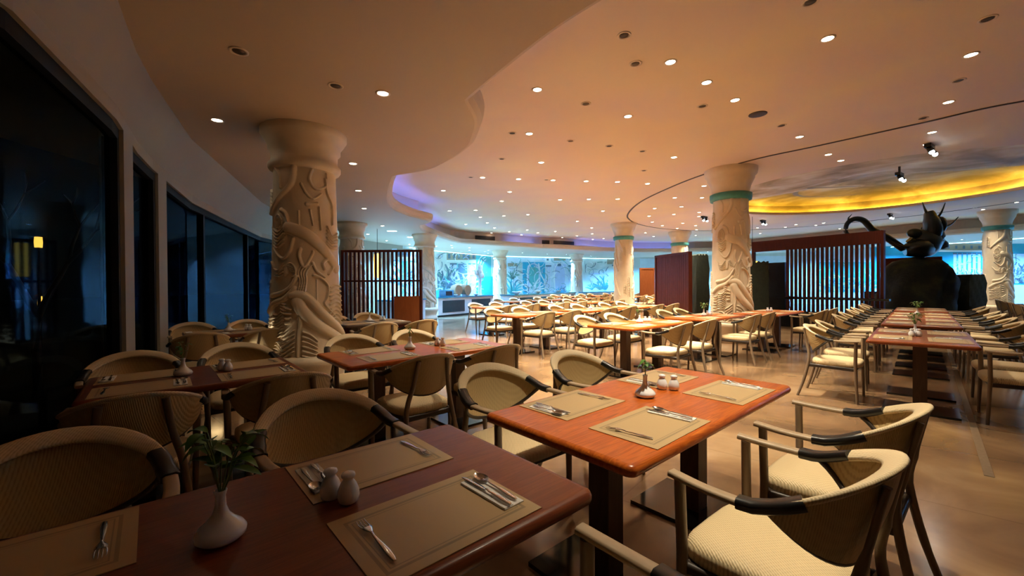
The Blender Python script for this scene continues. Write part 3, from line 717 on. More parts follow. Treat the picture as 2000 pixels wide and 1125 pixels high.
column(5.13, 9.75, 1, 'large carved cream column with teal band, right of centre', 1, face(5.13, 9.75) + .4)
column(4.92, 18.3, 1, 'slimmer looking carved column with teal band in the centre', 1, 2.1)
column(8.6, 21.3, 1, 'distant teal banded column rising behind the dark red screen', 1, 1.0)
column(18.2, 15.6, 1, 'carved column with teal band at the far right', 1, face(18.2, 15.6) + .9, .92)
column(-5.15, 13.4, 0, 'shaded carved column behind the left wooden screen', 0, 1.2, .95)
column(-3.45, 16.5, 0, 'pale blue lit column between the first two buffet counters', 0, .4, .98)
column(-.7, 24.5, 0, 'pale blue lit column at the right end of the second counter', 0, 2.4, .95)
column(4.35, 27.9, 0, 'pale blue lit column left of the pale green mural', 0, 3.4, .95)

# ------------------------------------------------------------------ ceiling lamps
def beam(x, y, z, e, colr, name='lamp_beam', ang=150, blend=1, parent=None, rad=.05, tilt=None):
    l_ = bpy.data.lights.new(name, 'SPOT'); l_.energy = e; l_.color = colr; l_.spot_size = math.radians(ang); l_.spot_blend = blend; l_.shadow_soft_size = rad
    o = bpy.data.objects.new(name, l_); COL.objects.link(o); o.location = (x, y, z)
    if tilt: o.rotation_euler = tilt
    if parent: o.parent = parent
    return o
def lamp_mesh(r, lit, nr=16):
    mb = MB().mat('littrim'); mb.lathe([(r, 0), (r, -.006), (r * .8, -.010), (r * .72, -.004)], nr, cap=False)
    me1 = mb.mesh('trim_ring'); mb = MB().mat(lit); mb.lathe([(.001, -.004), (r * .74, -.004), (r * .74, -.001), (.001, -.001)], nr, cap=False); return me1, mb.mesh('lamp_lens')
TRIM, LENS = lamp_mesh(.075, 'lit'); _, LENSC = lamp_mesh(.075, 'litcool'); TRIMH, LENSH = lamp_mesh(.065, 'hole')
def downlight(x, y, z, lens, label, e, colr, group=None, name='ceiling_downlight', sc=1, ang=94, nobeam=False):
    r = empty(name, (x, y, z))
    for nm, me in (('trim_ring', TRIM), ('lamp_lens', lens)):
        o = bpy.data.objects.new(nm, me); COL.objects.link(o); o.parent = r; o.scale = (sc, sc, 1)
    if e and not nobeam: beam(0, 0, -.03, e, colr, parent=r, ang=ang)
    tag(r, label, 'ceiling light' if e else 'ceiling fitting', group)
NEARL = {(3.44, 4.53): 'large lit downlight at the top of the ceiling, right of centre', (5.37, 4.87): 'large lit downlight near the top right corner of the ceiling',
         (1.91, 4.99): 'lit downlight just right of two unlit black ceiling holes', (2.58, 5.5): 'middle lit downlight of the slanting three above the large banded column',
         (3.24, 6.03): 'lowest lit downlight of the slanting three above the large banded column', (0.36, 5.67): 'lit downlight right of the point of the scalloped ceiling edge',
         (1.85, 6.59): 'lone lit downlight above the centre, below an unlit fitting', (6.44, 6.14): 'lit downlight just above the dark track, near the right edge',
         (0.32, 7.32): 'lit downlight beside a black hole right of the scalloped edge', (5.23, 7.56): 'lit downlight just left of the dark track, up and right of the large banded column',
         (7.44, 7.37): 'lit downlight just below the dark track at the right', (9.34, 7.92): 'lit downlight nearest the right edge, below the dark track',
         (3.41, 8.73): 'lone lit downlight up and left of the large banded column capital', (0.65, 9.04): 'lone lit downlight above the long row of small ones, centre left'}
def zone(x, y):
    # dimmer circuits: the right front, the right back and the buffet side
    if x > 3 and y < 7: return .06
    if x > 4.8 and y < 11.5: return .28
    if x > 10: return .3
    if y > 11.2 and x < 1.2: return .9
    return 1
for x, y in MAIN:
    if math.dist((x, y), DC) < DR + .5: continue
    if math.dist((x, y), (8.6, 21.3)) < .6: continue
    lb = NEARL.get((x, y)); ins_ = math.dist((x, y), (10.4, 12.9)) < 7.2
    gr = None if lb else 'small lit downlights inside the curved dark track' if ins_ else 'small lit downlights left of the curved dark track'
    downlight(x, y, ZM, LENS, lb or (gr.replace('downlights', 'round downlight') + ' on the high ceiling'), P_MAIN * zone(x, y), (.20, .50, 1) if x < 1.2 and y > 11.2 else WARM, gr, nobeam=min(math.dist((x, y), e_) for e_ in edge) < .55)
downlight(1.02, 1.98, ZL, LENS, 'lit downlight right above the bright orange table, above the frame', 370, WARM, None, ang=70)
downlight(6.4, 2.6, ZM, LENS, 'added lit downlight in the high ceiling above the right side, above the frame', 30, WARM, None)  # extra downlight added out of view for more light
lowlab = ['lit round downlight in the dim ceiling left of the large carved column', 'lit round downlight in the low ceiling, upper right of the large carved column',
          'lit round downlight right of the large column capital, nearest it', 'second lit downlight right of the large carved column, below the first', 'third lit downlight right of the large carved column',
          'small lit downlight above the left wooden screen']
for (x, y), lb in zip(LOWL, lowlab): downlight(x, y, ZL, LENS, lb, P_LOW * (3.2 if x > -2 else 2.2 if x > -3 else .4 if y < 6 else 70 if y > 13 else 1), WARM if y < 13 else COOL, None)
for i, (x, y) in enumerate(BUFL):
    if i == 0: downlight(x, y, ZL, LENSC, 'largest bright white lamp in the low ceiling before the buffet', P_BUF, COOL, sc=2.6)
    else: downlight(x, y, ZL, LENSC, 'cool white downlight in the low ceiling along the buffet wall', P_BUF, COOL, 'cool downlights along the buffet')
for x, y in [(11.5, 29), (15, 27.8), (17.5, 25.2), (19.6, 22.4), (21.2, 19.6), (22.2, 16.6), (22.6, 13.2), (-1.5, 26.3), (-5.6, 16.2), (-4.9, 22.0), (8.3, 29.8)]:  # unseen cool lamps added to brighten the mural walls
    downlight(x, y, ZL, LENSC, 'added cool white downlight in the low ceiling along the mural wall, behind the columns', P_BUF * .8, COOL, 'added cool downlights along the far mural wall', ang=150)
HL = ['upper of two black round holes in the ceiling near the top centre', 'lower, blackest of two round ceiling holes near the top centre', 'lone unlit round fitting left of centre, above a lit lamp',
      'black round hole below the slanting three lit lamps', 'unlit round fitting at the very top edge of the ceiling', 'unlit round fitting in the top right corner of the ceiling',
      'unlit round fitting between the two large right-hand downlights and the track', 'small black hole touching the dark track at the upper right', 'black hole just left of a lit lamp, right of the scalloped edge',
      'small unlit fitting left of the lone lamp above the large banded column', 'first of three faint unlit fittings in a line, leftmost', 'middle of three faint unlit fittings in a line', 'rightmost of three faint unlit fittings in a line',
      'faint unlit fitting below the first scallop tip of the ceiling edge', 'black hole left of the leftmost lamp in the long lamp row', 'small black hole beside the third lamp in the long lamp row', 'faint unlit fitting left of the upper end of the curved track']
for (x, y), lb in zip(HOLES, HL): downlight(x, y, ZM, LENSH, lb, 0, None, 'unlit round fittings in the high ceiling', 'ceiling_fitting')
for (x, y), lb in zip(LOWH, ('unlit oval speaker in the low ceiling above the left windows', 'small unlit fitting in the low ceiling above the large column')):
    downlight(x, y, ZL, LENSH, lb, 0, None, None, 'ceiling_fitting')
mb = MB().mat('hole').lathe([(.13, 0), (.13, -.008), (.11, -.012), (.001, -.012)], 20, cap=False)
tag(mb.build('ceiling_speaker', loc=(3.87, 6.54, ZM)), 'larger round tan speaker grille in the high ceiling', 'ceiling fitting')
for i, (x, y) in enumerate(SPOTS):
    zc = ZM + (.6 if math.dist((x, y), DC) < DR else 0)
    r = empty('ceiling_spotlight', (x, y, zc), .6)
    MB().mat('black').box(-.16, .16, -.05, .05, -.07 - (zc - ZM), -.0 - (zc - ZM)).box(-.02, .02, -.02, .02, -(zc - ZM), 0).build('housing', r)
    for k_ in (-.1, .1):
        h_ = MB().mat('black'); h_.tube([(k_, 0, -.07 - (zc - ZM)), (k_ * 1.2, -.05, -.17 - (zc - ZM))], [.035, .05], 10, cap=True)
        h_ = h_.build('lamp_head', r); MB().mat('litcool').sphere((k_ * 1.22, -.055, -.178 - (zc - ZM)), .04).build('bulb', h_)
    beam(0, 0, -.25 - (zc - ZM), 60, (1, .85, .68), parent=r)
    tag(r, ['black twin spotlight on the ceiling near the upper right, brightest', 'square black twin spotlight just above the yellow dome rim', 'twin spotlight on the far ceiling right of the large banded column',
            'bright spotlight on the far ceiling left of the large banded column', 'twin spotlight on the far ceiling above the dark statue'][i], 'spotlight')
mb = MB().mat('cyanled').box(-.16, .16, -.06, .06, -.015, 0); tag(mb.build('ceiling_panel_light', loc=(-4.4, 15.3, ZL)), 'small cyan rectangular light panel in the low ceiling left of the buffet', 'ceiling light')
# cornice light strip over the buffet wall
for a0, a1, lb in ((800, 1200, 'pale blue light line under the ceiling along the buffet mural wall'), (1740, 2060, 'added pale blue light line under the ceiling above the far right mural')):  # the far right strip is added to light its mural
    cl = MB().mat('cyanled'); cl.tube([wp(a, 3.28, .25) for a in range(a0, a1 + 1, 8)], .012, 6); tag(cl.build('cornice_light'), lb, 'light strip')

# accent lamp on the floor that lights the carving of the large column from its left foot
r = empty('floor_uplight', (-3.62, 4.85, 0)); MB().mat('black').lathe([(.07, 0), (.07, .07), (.06, .09), (.05, .075)], 20).build('housing', r)
MB().mat('lit').lathe([(.048, .072), (.048, .078)], 16).build('lamp_lens', r)
d_ = Vector((-2.72, 5.5, 1.35)) - Vector((-3.62, 4.85, .12)); q_ = d_.to_track_quat('-Z', 'Y').to_euler()
beam(0, 0, .12, 70, (1, .86, .62), parent=r, ang=85, rad=.03, tilt=q_)
tag(r, 'small black floor uplight at the left foot of the large carved column', 'lamp')

# ------------------------------------------------------------------ chairs
def chair_geo():
    parts = []      # (name, MB, child list)
    NB = 22
    def up_c(s_): a = s_ * PI / 2; c_ = max(0, math.cos(a)); return Vector((.274 * math.sin(a), -.05 - .255 * c_ ** .95, .700 + .125 * c_ ** 1.15))
    def lo_c(s_): a = s_ * PI / 2; c_ = max(0, math.cos(a)); return Vector((.262 * math.sin(a), -.05 - .165 * c_ ** .95, .690 - .165 * c_ ** 1.05))
    S_ = [-1 + 2 * i / NB for i in range(NB + 1)]; NT = 8
    bk = MB().mat('weave'); vs = []; vo = []
    for s_ in S_:
        U_, L_ = up_c(s_), lo_c(s_)
        for j in range(NT + 1):
            t = j / NT; p = L_.lerp(U_, t); bulge = -.012 * math.sin(PI * t) * math.cos(s_ * PI / 2); p = p + Vector((0, bulge, 0))
            vs.append(p); a = s_ * PI / 2; nrm = Vector((math.sin(a) * .8, -math.cos(a), 0)).normalized(); vo.append(p + nrm * .014)
    n1_ = NT + 1; fs = []; fo = []
    for i in range(NB):
        for j in range(NT):
            q = (i * n1_ + j, (i + 1) * n1_ + j, (i + 1) * n1_ + j + 1, i * n1_ + j + 1); fs.append(tuple(reversed(q))); fo.append(q)
    bk.add(vs, fs, True); bk.add(vo, fo, True)
    # close the edges
    parts.append(('backrest', bk, []))
    rim = MB().mat('rim')
    loop = [up_c(s_) for s_ in S_] + [lo_c(s_) for s_ in reversed(S_)][1:-1]
    rim.tube([up_c(s_) + Vector((0, .004, -.004)) for s_ in S_], [(.020 + .016 * max(0, math.cos(s_ * PI / 2)), .011) for s_ in S_], 10, flat=.3, up=lambda i: Vector((-math.sin(S_[i] * PI / 2) * .45, math.cos(S_[i] * PI / 2) * .55, .8)))
    parts.append(('back_rail', rim, []))
    rl = MB().mat('dark'); rl.tube([lo_c(s_) + Vector((0, -.006, .0)) for s_ in S_], [(.010, .010)] * len(S_), 8, flat=.2)
    parts.append(('lower_rail', rl, []))
    for sx in (-1, 1):
        ar = MB().mat('armwood')
        pts = catmull([(sx * .270, .235, .697), (sx * .281, .12, .690), (sx * .284, .0, .690)], 4)
        ar.tube(pts, (.022, .011), 8, flat=.45)
        wr_ = MB().mat('leather'); pw = [up_c(sx * t_) + Vector((0, .004, -.004)) for t_ in (.74, .80, .86, .92, .97)] + [Vector((sx * .281, -.03, .692)), Vector((sx * .284, .01, .690))]
        wr_.tube(pw, (.0285, .0185), 8, flat=.4)
        parts.append(('armrest', ar, [('leather_wrap', wr_)]))
        lg = MB().mat('chairwood'); lg.tube([(sx * .268, .205, .685), (sx * .262, .20, .44), (sx * .25, .215, 0)], [(.021, .016), (.020, .017), (.013, .013)], 10, flat=.2, up=(0, 1, 0)); parts.append(('leg', lg, []))
        lg = MB().mat('chairwood'); lg.tube(catmull([(sx * .12, -.305, .80), (sx * .145, -.268, .62), (sx * .185, -.24, .45), (sx * .215, -.285, .2), (sx * .24, -.345, 0)], 4), [(.017, .010)] * 5 + [(.018, .015)] * 4 + [(.018, .017)] * 4 + [(.016, .015)] * 3 + [(.013, .013)], 10, flat=.2, up=(0, 1, 0)); parts.append(('leg', lg, []))
    # seat cushion: rounded trapezoid with a crowned top
    st = MB().mat('weave_seat'); N = 32
    def outline(k_, y_off=0):
        o = []
        for i in range(N):
            a = 2 * PI * i / N; ca, sa = math.cos(a), math.sin(a); e_ = .42
            x = math.copysign(abs(ca) ** e_, ca); y = math.copysign(abs(sa) ** e_, sa)
            wd = .245 - .028 * (1 - y) / 2 * 1.2; o.append((x * wd * k_, (y * .235 + .005) * k_ + (1 - k_) * .0))
        return o
    rings = [(.90, .385), (.985, .393), (1.0, .418), (.985, .442), (.90, .457), (.70, .466), (.4, .472), (.12, .474)]
    vs = []
    for k_, z in rings: vs += [(x, y, z) for x, y in outline(k_)]
    fs = []
    for j in range(len(rings) - 1):
        for i in range(N): i2 = (i + 1) % N; fs.append((j * N + i, j * N + i2, (j + 1) * N + i2, (j + 1) * N + i))
    fs += [tuple(reversed(range(N))), tuple(range((len(rings) - 1) * N, len(rings) * N))]
    st.add(vs, fs, True); parts.append(('seat', st, []))
    fr_ = MB().mat('dark')
    fr_.tube([(-.235, .19, .375), (.235, .19, .375)], (.014, .02), 8, flat=.4); fr_.tube([(-.19, -.235, .375), (.19, -.235, .375)], (.014, .02), 8, flat=.4)
    for sx in (-1, 1): fr_.tube([(sx * .24, .20, .375), (sx * .19, -.245, .375)], (.014, .02), 8, flat=.4)
    parts.append(('seat_frame', fr_, []))
    return parts
CP = chair_geo()
CMESH = [(nm, mb.mesh(nm), [(n2, m2_.mesh(n2)) for n2, m2_ in ch]) for nm, mb, ch in CP]
# one merged mesh of the same chair for the far rows, where parts are too small to see
allc = MB()
for nm, mb, ch in CP:
    for q in [mb] + [m2_ for _, m2_ in ch]:
        for mi, k_ in enumerate(q.mats):
            allc.mat(k_)
            fs = [f_ for f_, mm_ in zip(q.f, q.m) if mm_ == mi]
            allc.add(q.v, fs, True)
FARCH = allc.mesh('dining_chair')
proto = None
def make_chair():
    r = empty('dining_chair')
    for nm, me, ch in CMESH:
        o = bpy.data.objects.new(nm, me); COL.objects.link(o); o.parent = r
        if nm == 'seat': o['label'] = 'cream woven seat cushion'
        for n2, m2_ in ch:
            q = bpy.data.objects.new(n2, m2_); COL.objects.link(q); q.parent = o; q['label'] = 'black leather binding'
    return r
proto = make_chair(); used = [False]
def chair(x, y, rz, label, group, far=False):
    if far:
        r = bpy.data.objects.new('dining_chair', FARCH); COL.objects.link(r)
    elif not used[0]: r = proto; used[0] = True
    else: r = copy_tree(proto)
    r.location = (x, y, 0); r.rotation_euler = (0, 0, rz)
    tag(r, label, 'chair', group); return r

# ------------------------------------------------------------------ tables and what stands on them
def table_top(l_, w_, mat):
    mb = MB().mat(mat); N = 8; rc = .035
    rings = [(-.022, .708), (-.006, .711), (0, .722), (0, .732), (-.004, .742), (-.012, .748), (-.024, .75)]
    def outl(d):
        o = []
        for cx, cy, a0 in ((1, 1, 0), (-1, 1, 90), (-1, -1, 180), (1, -1, 270)):
            for k_ in range(N + 1):
                a = math.radians(a0 + 90 * k_ / N); o.append((cx * (l_ / 2 - rc) + (rc + d) * math.cos(a), cy * (w_ / 2 - rc) + (rc + d) * math.sin(a)))
        return o
    vs = []; n_ = 4 * (N + 1)
    for d, z in rings: vs += [(x, y, z) for x, y in outl(d)]
    fs = []
    for j in range(len(rings) - 1):
        for i in range(n_): i2 = (i + 1) % n_; fs.append((j * n_ + i, j * n_ + i2, (j + 1) * n_ + i2, (j + 1) * n_ + i))
    mb.add(vs, fs, True); mb.add(vs[:n_], [tuple(reversed(range(n_)))]); mb.add(vs[-n_:], [tuple(range(n_))]); return mb
TM = {}
def table(cx, cy, rz, l_, label, mat='tablewood', group=None, w_=.80):
    r = empty('dining_table', (cx, cy, 0), rz)
    key = (round(l_, 2), mat, w_)
    if key not in TM: TM[key] = table_top(l_, w_, mat).mesh('tabletop')
    o = bpy.data.objects.new('tabletop', TM[key]); COL.objects.link(o); o.parent = r
    if 'ped' not in TM:
        a = MB().mat('post').box(-.055, .055, -.055, .055, .022, .69).box(-.06, .06, -.28, .28, .69, .708); TM['ped'] = a.mesh('pedestal')
        a = MB().mat('baseplate').box(-.22, .22, -.29, .29, 0, .022); TM['plate'] = a.mesh('base_plate')
    for k_ in ((-.26 * l_, .26 * l_) if l_ > 1 else (0,)):
        p = bpy.data.objects.new('pedestal', TM['ped']); COL.objects.link(p); p.parent = r; p.location.x = k_
        q = bpy.data.objects.new('base_plate', TM['plate']); COL.objects.link(q); q.parent = p
    tag(r, label, 'table', group); return r
matmesh = MB().mat('mat').box(-.2275, .2275, -.155, .155, 0, .0025).mesh('placemat')
# napkin: a folded paper strip with a printed squiggle
nk = MB().mat('napkin'); nk.box(-.034, .034, -.10, .10, 0, .0035); nk.box(-.034, -.002, -.098, .10, .0035, .006); nk.mat('print')
nk.tube([(-.022 + .003 * math.sin(k_ * 2.1), -.035 + k_ * .002, .0063) for k_ in range(12)], .0007, 4)
nk.tube([(-.014 + .003 * math.cos(k_ * 1.7), -.035 + k_ * .002, .0063) for k_ in range(10)], .0006, 4)
NAP = nk.mesh('napkin')
def handle(mb, y0, y1, z=.004):
    ys_ = [y0 + (y1 - y0) * t for t in (0, .08, .3, .6, .85, .97, 1)]; ws = [.004, .0065, .0085, .0055, .0034, .003, .003]
    mb.tube([(0, y, z + .003 * math.sin(PI * i / 6) + (.004 if i > 4 else 0)) for i, y in enumerate(ys_)], [(w_, .0018) for w_ in ws], 8, flat=.2)
fk = MB().mat('steel'); handle(fk, -.10, .03)
for i, x in enumerate((-.0105, -.0035, .0035, .0105)):
    fk.tube([(x * .7, .052, .0085), (x, .062, .006), (x, .082, .004), (x * .95, .098, .007)], [(.0022, .001), (.0019, .001), (.0015, .0009), (.0008, .0006)], 6)
fk.tube([(0, .026, .010), (0, .036, .009), (0, .046, .0085), (0, .056, .0085)], [(.003, .0016), (.008, .0014), (.0125, .0012), (.0125, .001)], 8)
FORK = fk.mesh('fork')
spn = MB().mat('steel'); handle(spn, -.10, .035); vs = []; N = 16
for j, (k_, dz) in enumerate(((1, .0095), (.9, .0075), (.7, .0045), (.4, .0022), (.05, .0012))):
    for i in range(N):
        a = 2 * PI * i / N; y = math.sin(a) * .031; x = math.cos(a) * (.0205 - .004 * (math.sin(a) + 1) / 2); vs.append((x * k_, .065 + y * k_, dz))
spn.add(vs, [(j * N + i, (j + 1) * N + i, (j + 1) * N + (i + 1) % N, j * N + (i + 1) % N) for j in range(4) for i in range(N)] + [tuple(range(4 * N, 5 * N))], True)
SPOON = spn.mesh('spoon')
kn = MB().mat('steel'); handle(kn, -.105, .0)
kn.tube([(0, -.002, .006), (.001, .02, .005), (.002, .06, .004), (.001, .10, .004), (-.003, .112, .004)], [(.004, .002), (.008, .0012), (.009, .001), (.0075, .001), (.0015, .0006)], 6)
KNIFE = kn.mesh('knife')
va = MB().mat('china').lathe([(.028, 0), (.042, .003), (.052, .012), (.053, .022), (.046, .033), (.030, .047), (.018, .062), (.012, .080), (.0105, .105), (.014, .118), (.011, .118), (.0085, .10), (.008, .07)], 32, cap=False)
va.lathe([(.0001, 0), (.028, 0)], 32, cap=False); VASE = va.mesh('bud_vase')
sh = MB().mat('china').lathe([(.001, 0), (.018, 0), (.026, .006), (.0295, .020), (.028, .036), (.021, .053), (.0145, .063), (.0135, .068), (.0175, .071), (.019, .076), (.017, .082), (.008, .085), (.001, .0855)], 28, cap=False)
SHAKER = sh.mesh('salt_shaker')
def leaf(mb, p, d, l_, w_, droop=.3):
    d = d.normalized(); sd = d.cross(Vector((0, 0, 1)))
    if sd.length < .1: sd = Vector((1, 0, 0))
    sd.normalize(); pts = []
    for i in range(6):
        t = i / 5; c_ = p + d * (l_ * t) + Vector((0, 0, -droop * l_ * t * t)); ww = w_ * math.sin(PI * min(1, .06 + t * .94)) ** .8 * .5; pts.append((c_ - sd * ww + Vector((0, 0, ww * .35)), c_, c_ + sd * ww + Vector((0, 0, ww * .35))))
    vs = [q for a in pts for q in a]; fs = []
    for i in range(5):
        for j in range(2): fs.append((i * 3 + j, i * 3 + j + 1, (i + 1) * 3 + j + 1, (i + 1) * 3 + j))
    mb.add(vs, fs, True)
def sprig(seed, n_, h, sp_, lw):
    rr_ = random.Random(seed); st_ = MB().mat('stem'); lf = MB().mat('leaf')
    for k_ in range(n_):
        a = rr_.random() * 2 * PI; ln = sp_ * rr_.uniform(.4, 1); hh = h * rr_.uniform(.6, 1)
        pts = catmull([(0, 0, .05), (ln * .25 * math.cos(a), ln * .25 * math.sin(a), .118 + hh * .5), (ln * .6 * math.cos(a), ln * .6 * math.sin(a), .118 + hh)], 4)
        pts = [Vector((p.x if p.z > .125 else p.x * .2, p.y if p.z > .125 else p.y * .2, p.z)) for p in pts]
        st_.tube(pts, .0016, 5)
        for q in range(3):
            p = pts[-1 - q * 2]; aa_ = a + rr_.uniform(-1.4, 1.4); leaf(lf, p, Vector((math.cos(aa_), math.sin(aa_), rr_.uniform(-.2, .7))), lw * rr_.uniform(.8, 1.3), lw * .55, rr_.uniform(.1, .8))
    return st_.mesh('stem'), lf.mesh('leaves')
SPR = {'big': sprig(4, 12, .14, .11, .055), 'mid': sprig(9, 6, .085, .035, .040), 'small': sprig(12, 5, .11, .06, .034), 'bush': sprig(21, 14, .13, .12, .04)}
def inst(name, me, loc, rz, label=None, cat=None, group=None, parent=None):
    o = bpy.data.objects.new(name, me); COL.objects.link(o); o.location = loc; o.rotation_euler = (0, 0, rz)
    if parent: o.parent = parent
    tag(o, label, cat, group); return o
TH = .7502
def dress(cx, cy, rz, l_, desc, mats=4, cut='full', sprigk='small', vase_du=0, salt_du=.22, near='near', far='far', seed=0, du=None, shakers=2):
    """lay the table whose centre is (cx, cy): mats, napkins, cutlery, vase and shakers"""
    rr_ = random.Random(seed); ca, sa = math.cos(rz), math.sin(rz)
    def W_(u_, v_, z): return (cx + ca * u_ - sa * v_, cy + sa * u_ + ca * v_, z)
    du = du if du is not None else l_ * .245
    for sv, side in ((-1, near), (1, far)):
        for su, end in ((-1, 'left'), (1, 'right')):
            jr = rr_.uniform(-.02, .02); r_ = rz + (0 if sv < 0 else PI) + jr
            mu, mv = su * du, sv * .215
            pl = f'{end} place, {side} side, {desc}'
            inst('placemat', matmesh, W_(mu, mv, TH), r_, f'tan placemat, {pl}', 'placemat', 'tan placemats')
            d_ = 1 if sv < 0 else -1           # right hand of the guest
            inst('napkin', NAP, W_(mu + d_ * .175, mv, TH + .0027), r_ + jr * 2, f'folded white napkin, {pl}', 'napkin', 'folded napkins')
            if cut == 'full':
                inst('knife', KNIFE, W_(mu + d_ * .160, mv + d_ * .005, TH + .009), r_ + .02, f'steel knife on napkin, {pl}', 'knife', 'knives')
                inst('spoon', SPOON, W_(mu + d_ * .196, mv + d_ * .012, TH + .0066), r_ - .02, f'steel spoon on napkin, {pl}', 'spoon', 'spoons')
                inst('fork', FORK, W_(mu - d_ * .165, mv + d_ * .0, TH + .003), r_ + rr_.uniform(-.06, .12), f'steel fork, {pl}', 'fork', 'forks')
            elif cut == 'some':
                inst('spoon', SPOON, W_(mu + d_ * .180, mv + d_ * .012, TH + .0066), r_ + .03, f'steel spoon on napkin, {pl}', 'spoon', 'spoons')
    if sprigk:
        r = empty('bud_vase', W_(vase_du, .04, TH), rr_.random() * 6)
        v_ = bpy.data.objects.new('vase_body', VASE); COL.objects.link(v_); v_.parent = r
        for nm, me in zip(('stem', 'leaves'), SPR[sprigk]):
            o = bpy.data.objects.new(nm, me); COL.objects.link(o); o.parent = r
        tag(r, f'white bud vase with green sprig on {desc}', 'vase', 'bud vases')
    if shakers:
        inst('salt_shaker', SHAKER, W_(salt_du - .012, .065, TH), 0, f'white salt shaker nearer the vase, {desc}', 'shaker', 'table shakers')
        inst('pepper_shaker', SHAKER, W_(salt_du + .018, .010, TH), 1, f'white pepper shaker farther from the vase, {desc}', 'shaker', 'table shakers')
def row_chairs(cx, cy, rz, offs, dn, df, desc, group, far=False, near=True, farside=True, names=('left', 'right'), ns='near', fs_='far'):
    ca, sa = math.cos(rz), math.sin(rz); rr_ = random.Random(int(abs(cx * 977 + cy * 131)))
    for i, o_ in enumerate(offs):
        for on, d, add, sd in ((near, -dn, 0, ns), (farside, df, PI, fs_)):
            if not on: continue
            j = rr_.uniform(-.03, .03)
            x = cx + ca * (o_ + j) - sa * d; y = cy + sa * (o_ + j) + ca * d
            chair(x, y, rz + add + rr_.uniform(-.05, .05), f'woven armchair, {names[i]} one on {sd} side, {desc}', group, far)
CG = 'woven armchairs around the tables'
# foreground and near tables. distances: seat centre is .27 in front of the back of the chair
def T(u_, v_): p = uv(u_, v_); return p.x, p.y
x, y = T(.15, 1.155)
D1 = 'dark foreground table'
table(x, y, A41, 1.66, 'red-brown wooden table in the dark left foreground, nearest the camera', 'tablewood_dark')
dress(x, y, A41, 1.66, D1, sprigk='big', vase_du=-.03, salt_du=.24, seed=1)
row_chairs(x, y, A41, (-.38, .42), .66, .70, D1, CG)
x, y = T(2.005, 1.16)
D2 = 'bright orange table'
table(x, y, A41, 1.66, 'bright orange wooden table in the centre foreground with rounded edge', 'tablewood')
dress(x, y, A41, 1.66, D2, sprigk='mid', vase_du=-.03, salt_du=.20, seed=2)
row_chairs(x, y, A41, (-.39, .39), .68, .68, D2, CG)
x, y = T(1.91, 3.53)
D3 = 'table right of large carved column'
table(x, y, A41, 1.62, 'orange-brown table with a leafy sprig vase, right of the large carved column')
dress(x, y, A41, 1.62, D3, sprigk='small', vase_du=-.08, salt_du=.24, seed=3)
row_chairs(x, y, A41, (-.34, .36), .52, .58, D3, CG)
x, y = T(.26, 3.53)
D4 = 'dim table left of large column'
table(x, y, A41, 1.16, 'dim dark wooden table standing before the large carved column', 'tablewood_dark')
dress(x, y, A41, 1.16, D4, sprigk='small', vase_du=-.10, salt_du=.13, seed=4, du=.30)
row_chairs(x, y, A41, (-.34, .34), .54, .62, D4, CG)
# window row behind
x, y = T(.78, 6.62); D5 = 'dim table by far left window'
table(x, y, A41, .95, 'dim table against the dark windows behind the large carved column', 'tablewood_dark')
dress(x, y, A41, .95, D5, cut='', sprigk='small', seed=5, du=.235)
row_chairs(x, y, A41, (-.34, .34), .60, .60, D5, CG)
x, y = T(2.75, 6.75); D6 = 'dark table before left wooden screen'
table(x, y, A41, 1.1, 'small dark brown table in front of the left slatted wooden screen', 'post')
dress(x, y, A41, 1.1, D6, cut='', sprigk='small', seed=6, du=.27)
row_chairs(x, y, A41, (-.32, .32), .95, .75, D6, CG)
# middle rows
x, y = T(5.72, 3.53); D7 = 'first orange table across the aisle'
table(x, y, A41, 1.7, 'orange table with sprig vase, first one across the aisle in the middle')
dress(x, y, A41, 1.7, D7, cut='some', sprigk='small', seed=7)
row_chairs(x, y, A41, (-.38, .40), .62, .62, D7, CG)
x, y = T(7.75, 3.45); D8 = 'table left of large banded column'
table(x, y, A41, 1.6, 'brown table just left of the large teal banded column')
dress(x, y, A41, 1.6, D8, cut='', sprigk='bush', seed=8)
row_chairs(x, y, A41, (-.1, .62), .62, .58, D8, CG, near=True)
x, y = T(9.75, 3.02); D9 = 'long table before large banded column'
table(x, y, A41, 1.75, 'brown table with shakers standing in front of the large teal banded column', w_=.8)
dress(x, y, A41, 1.75, D9, cut='', sprigk=None, seed=9, salt_du=.1)
row_chairs(x, y, A41, (.05, .75), .66, .62, D9, CG, farside=False)
# right block: three tables in line, then more behind
AR = math.radians(45.5); ox, oy = 3.72, 4.375
def TR_(s_, t_): return ox + math.cos(AR) * s_ - math.sin(AR) * t_, oy + math.sin(AR) * s_ + math.cos(AR) * t_
rn = ['first', 'second', 'third', 'fourth']
for i, s_ in enumerate((.83, 3.13, 4.9, 7.1)):
    x, y = TR_(s_, -.41); D = f'{rn[i]} table of right block'
    table(x, y, AR, 1.65, f'red-brown table laid for four, {rn[i]} from the front of the right block', 'tablewood_mid', w_=.82)
    dress(x, y, AR, 1.65, D, cut='some' if i == 0 else '', sprigk='bush' if i in (0, 2) else None, seed=20 + i, vase_du=.1, salt_du=-.15, near='right', far='left', shakers=2 if i == 0 else 0)
    row_chairs(x, y, AR, (-.35, .42), .66, .70, D, CG, names=('nearer', 'farther'), ns='right', fs_='left')
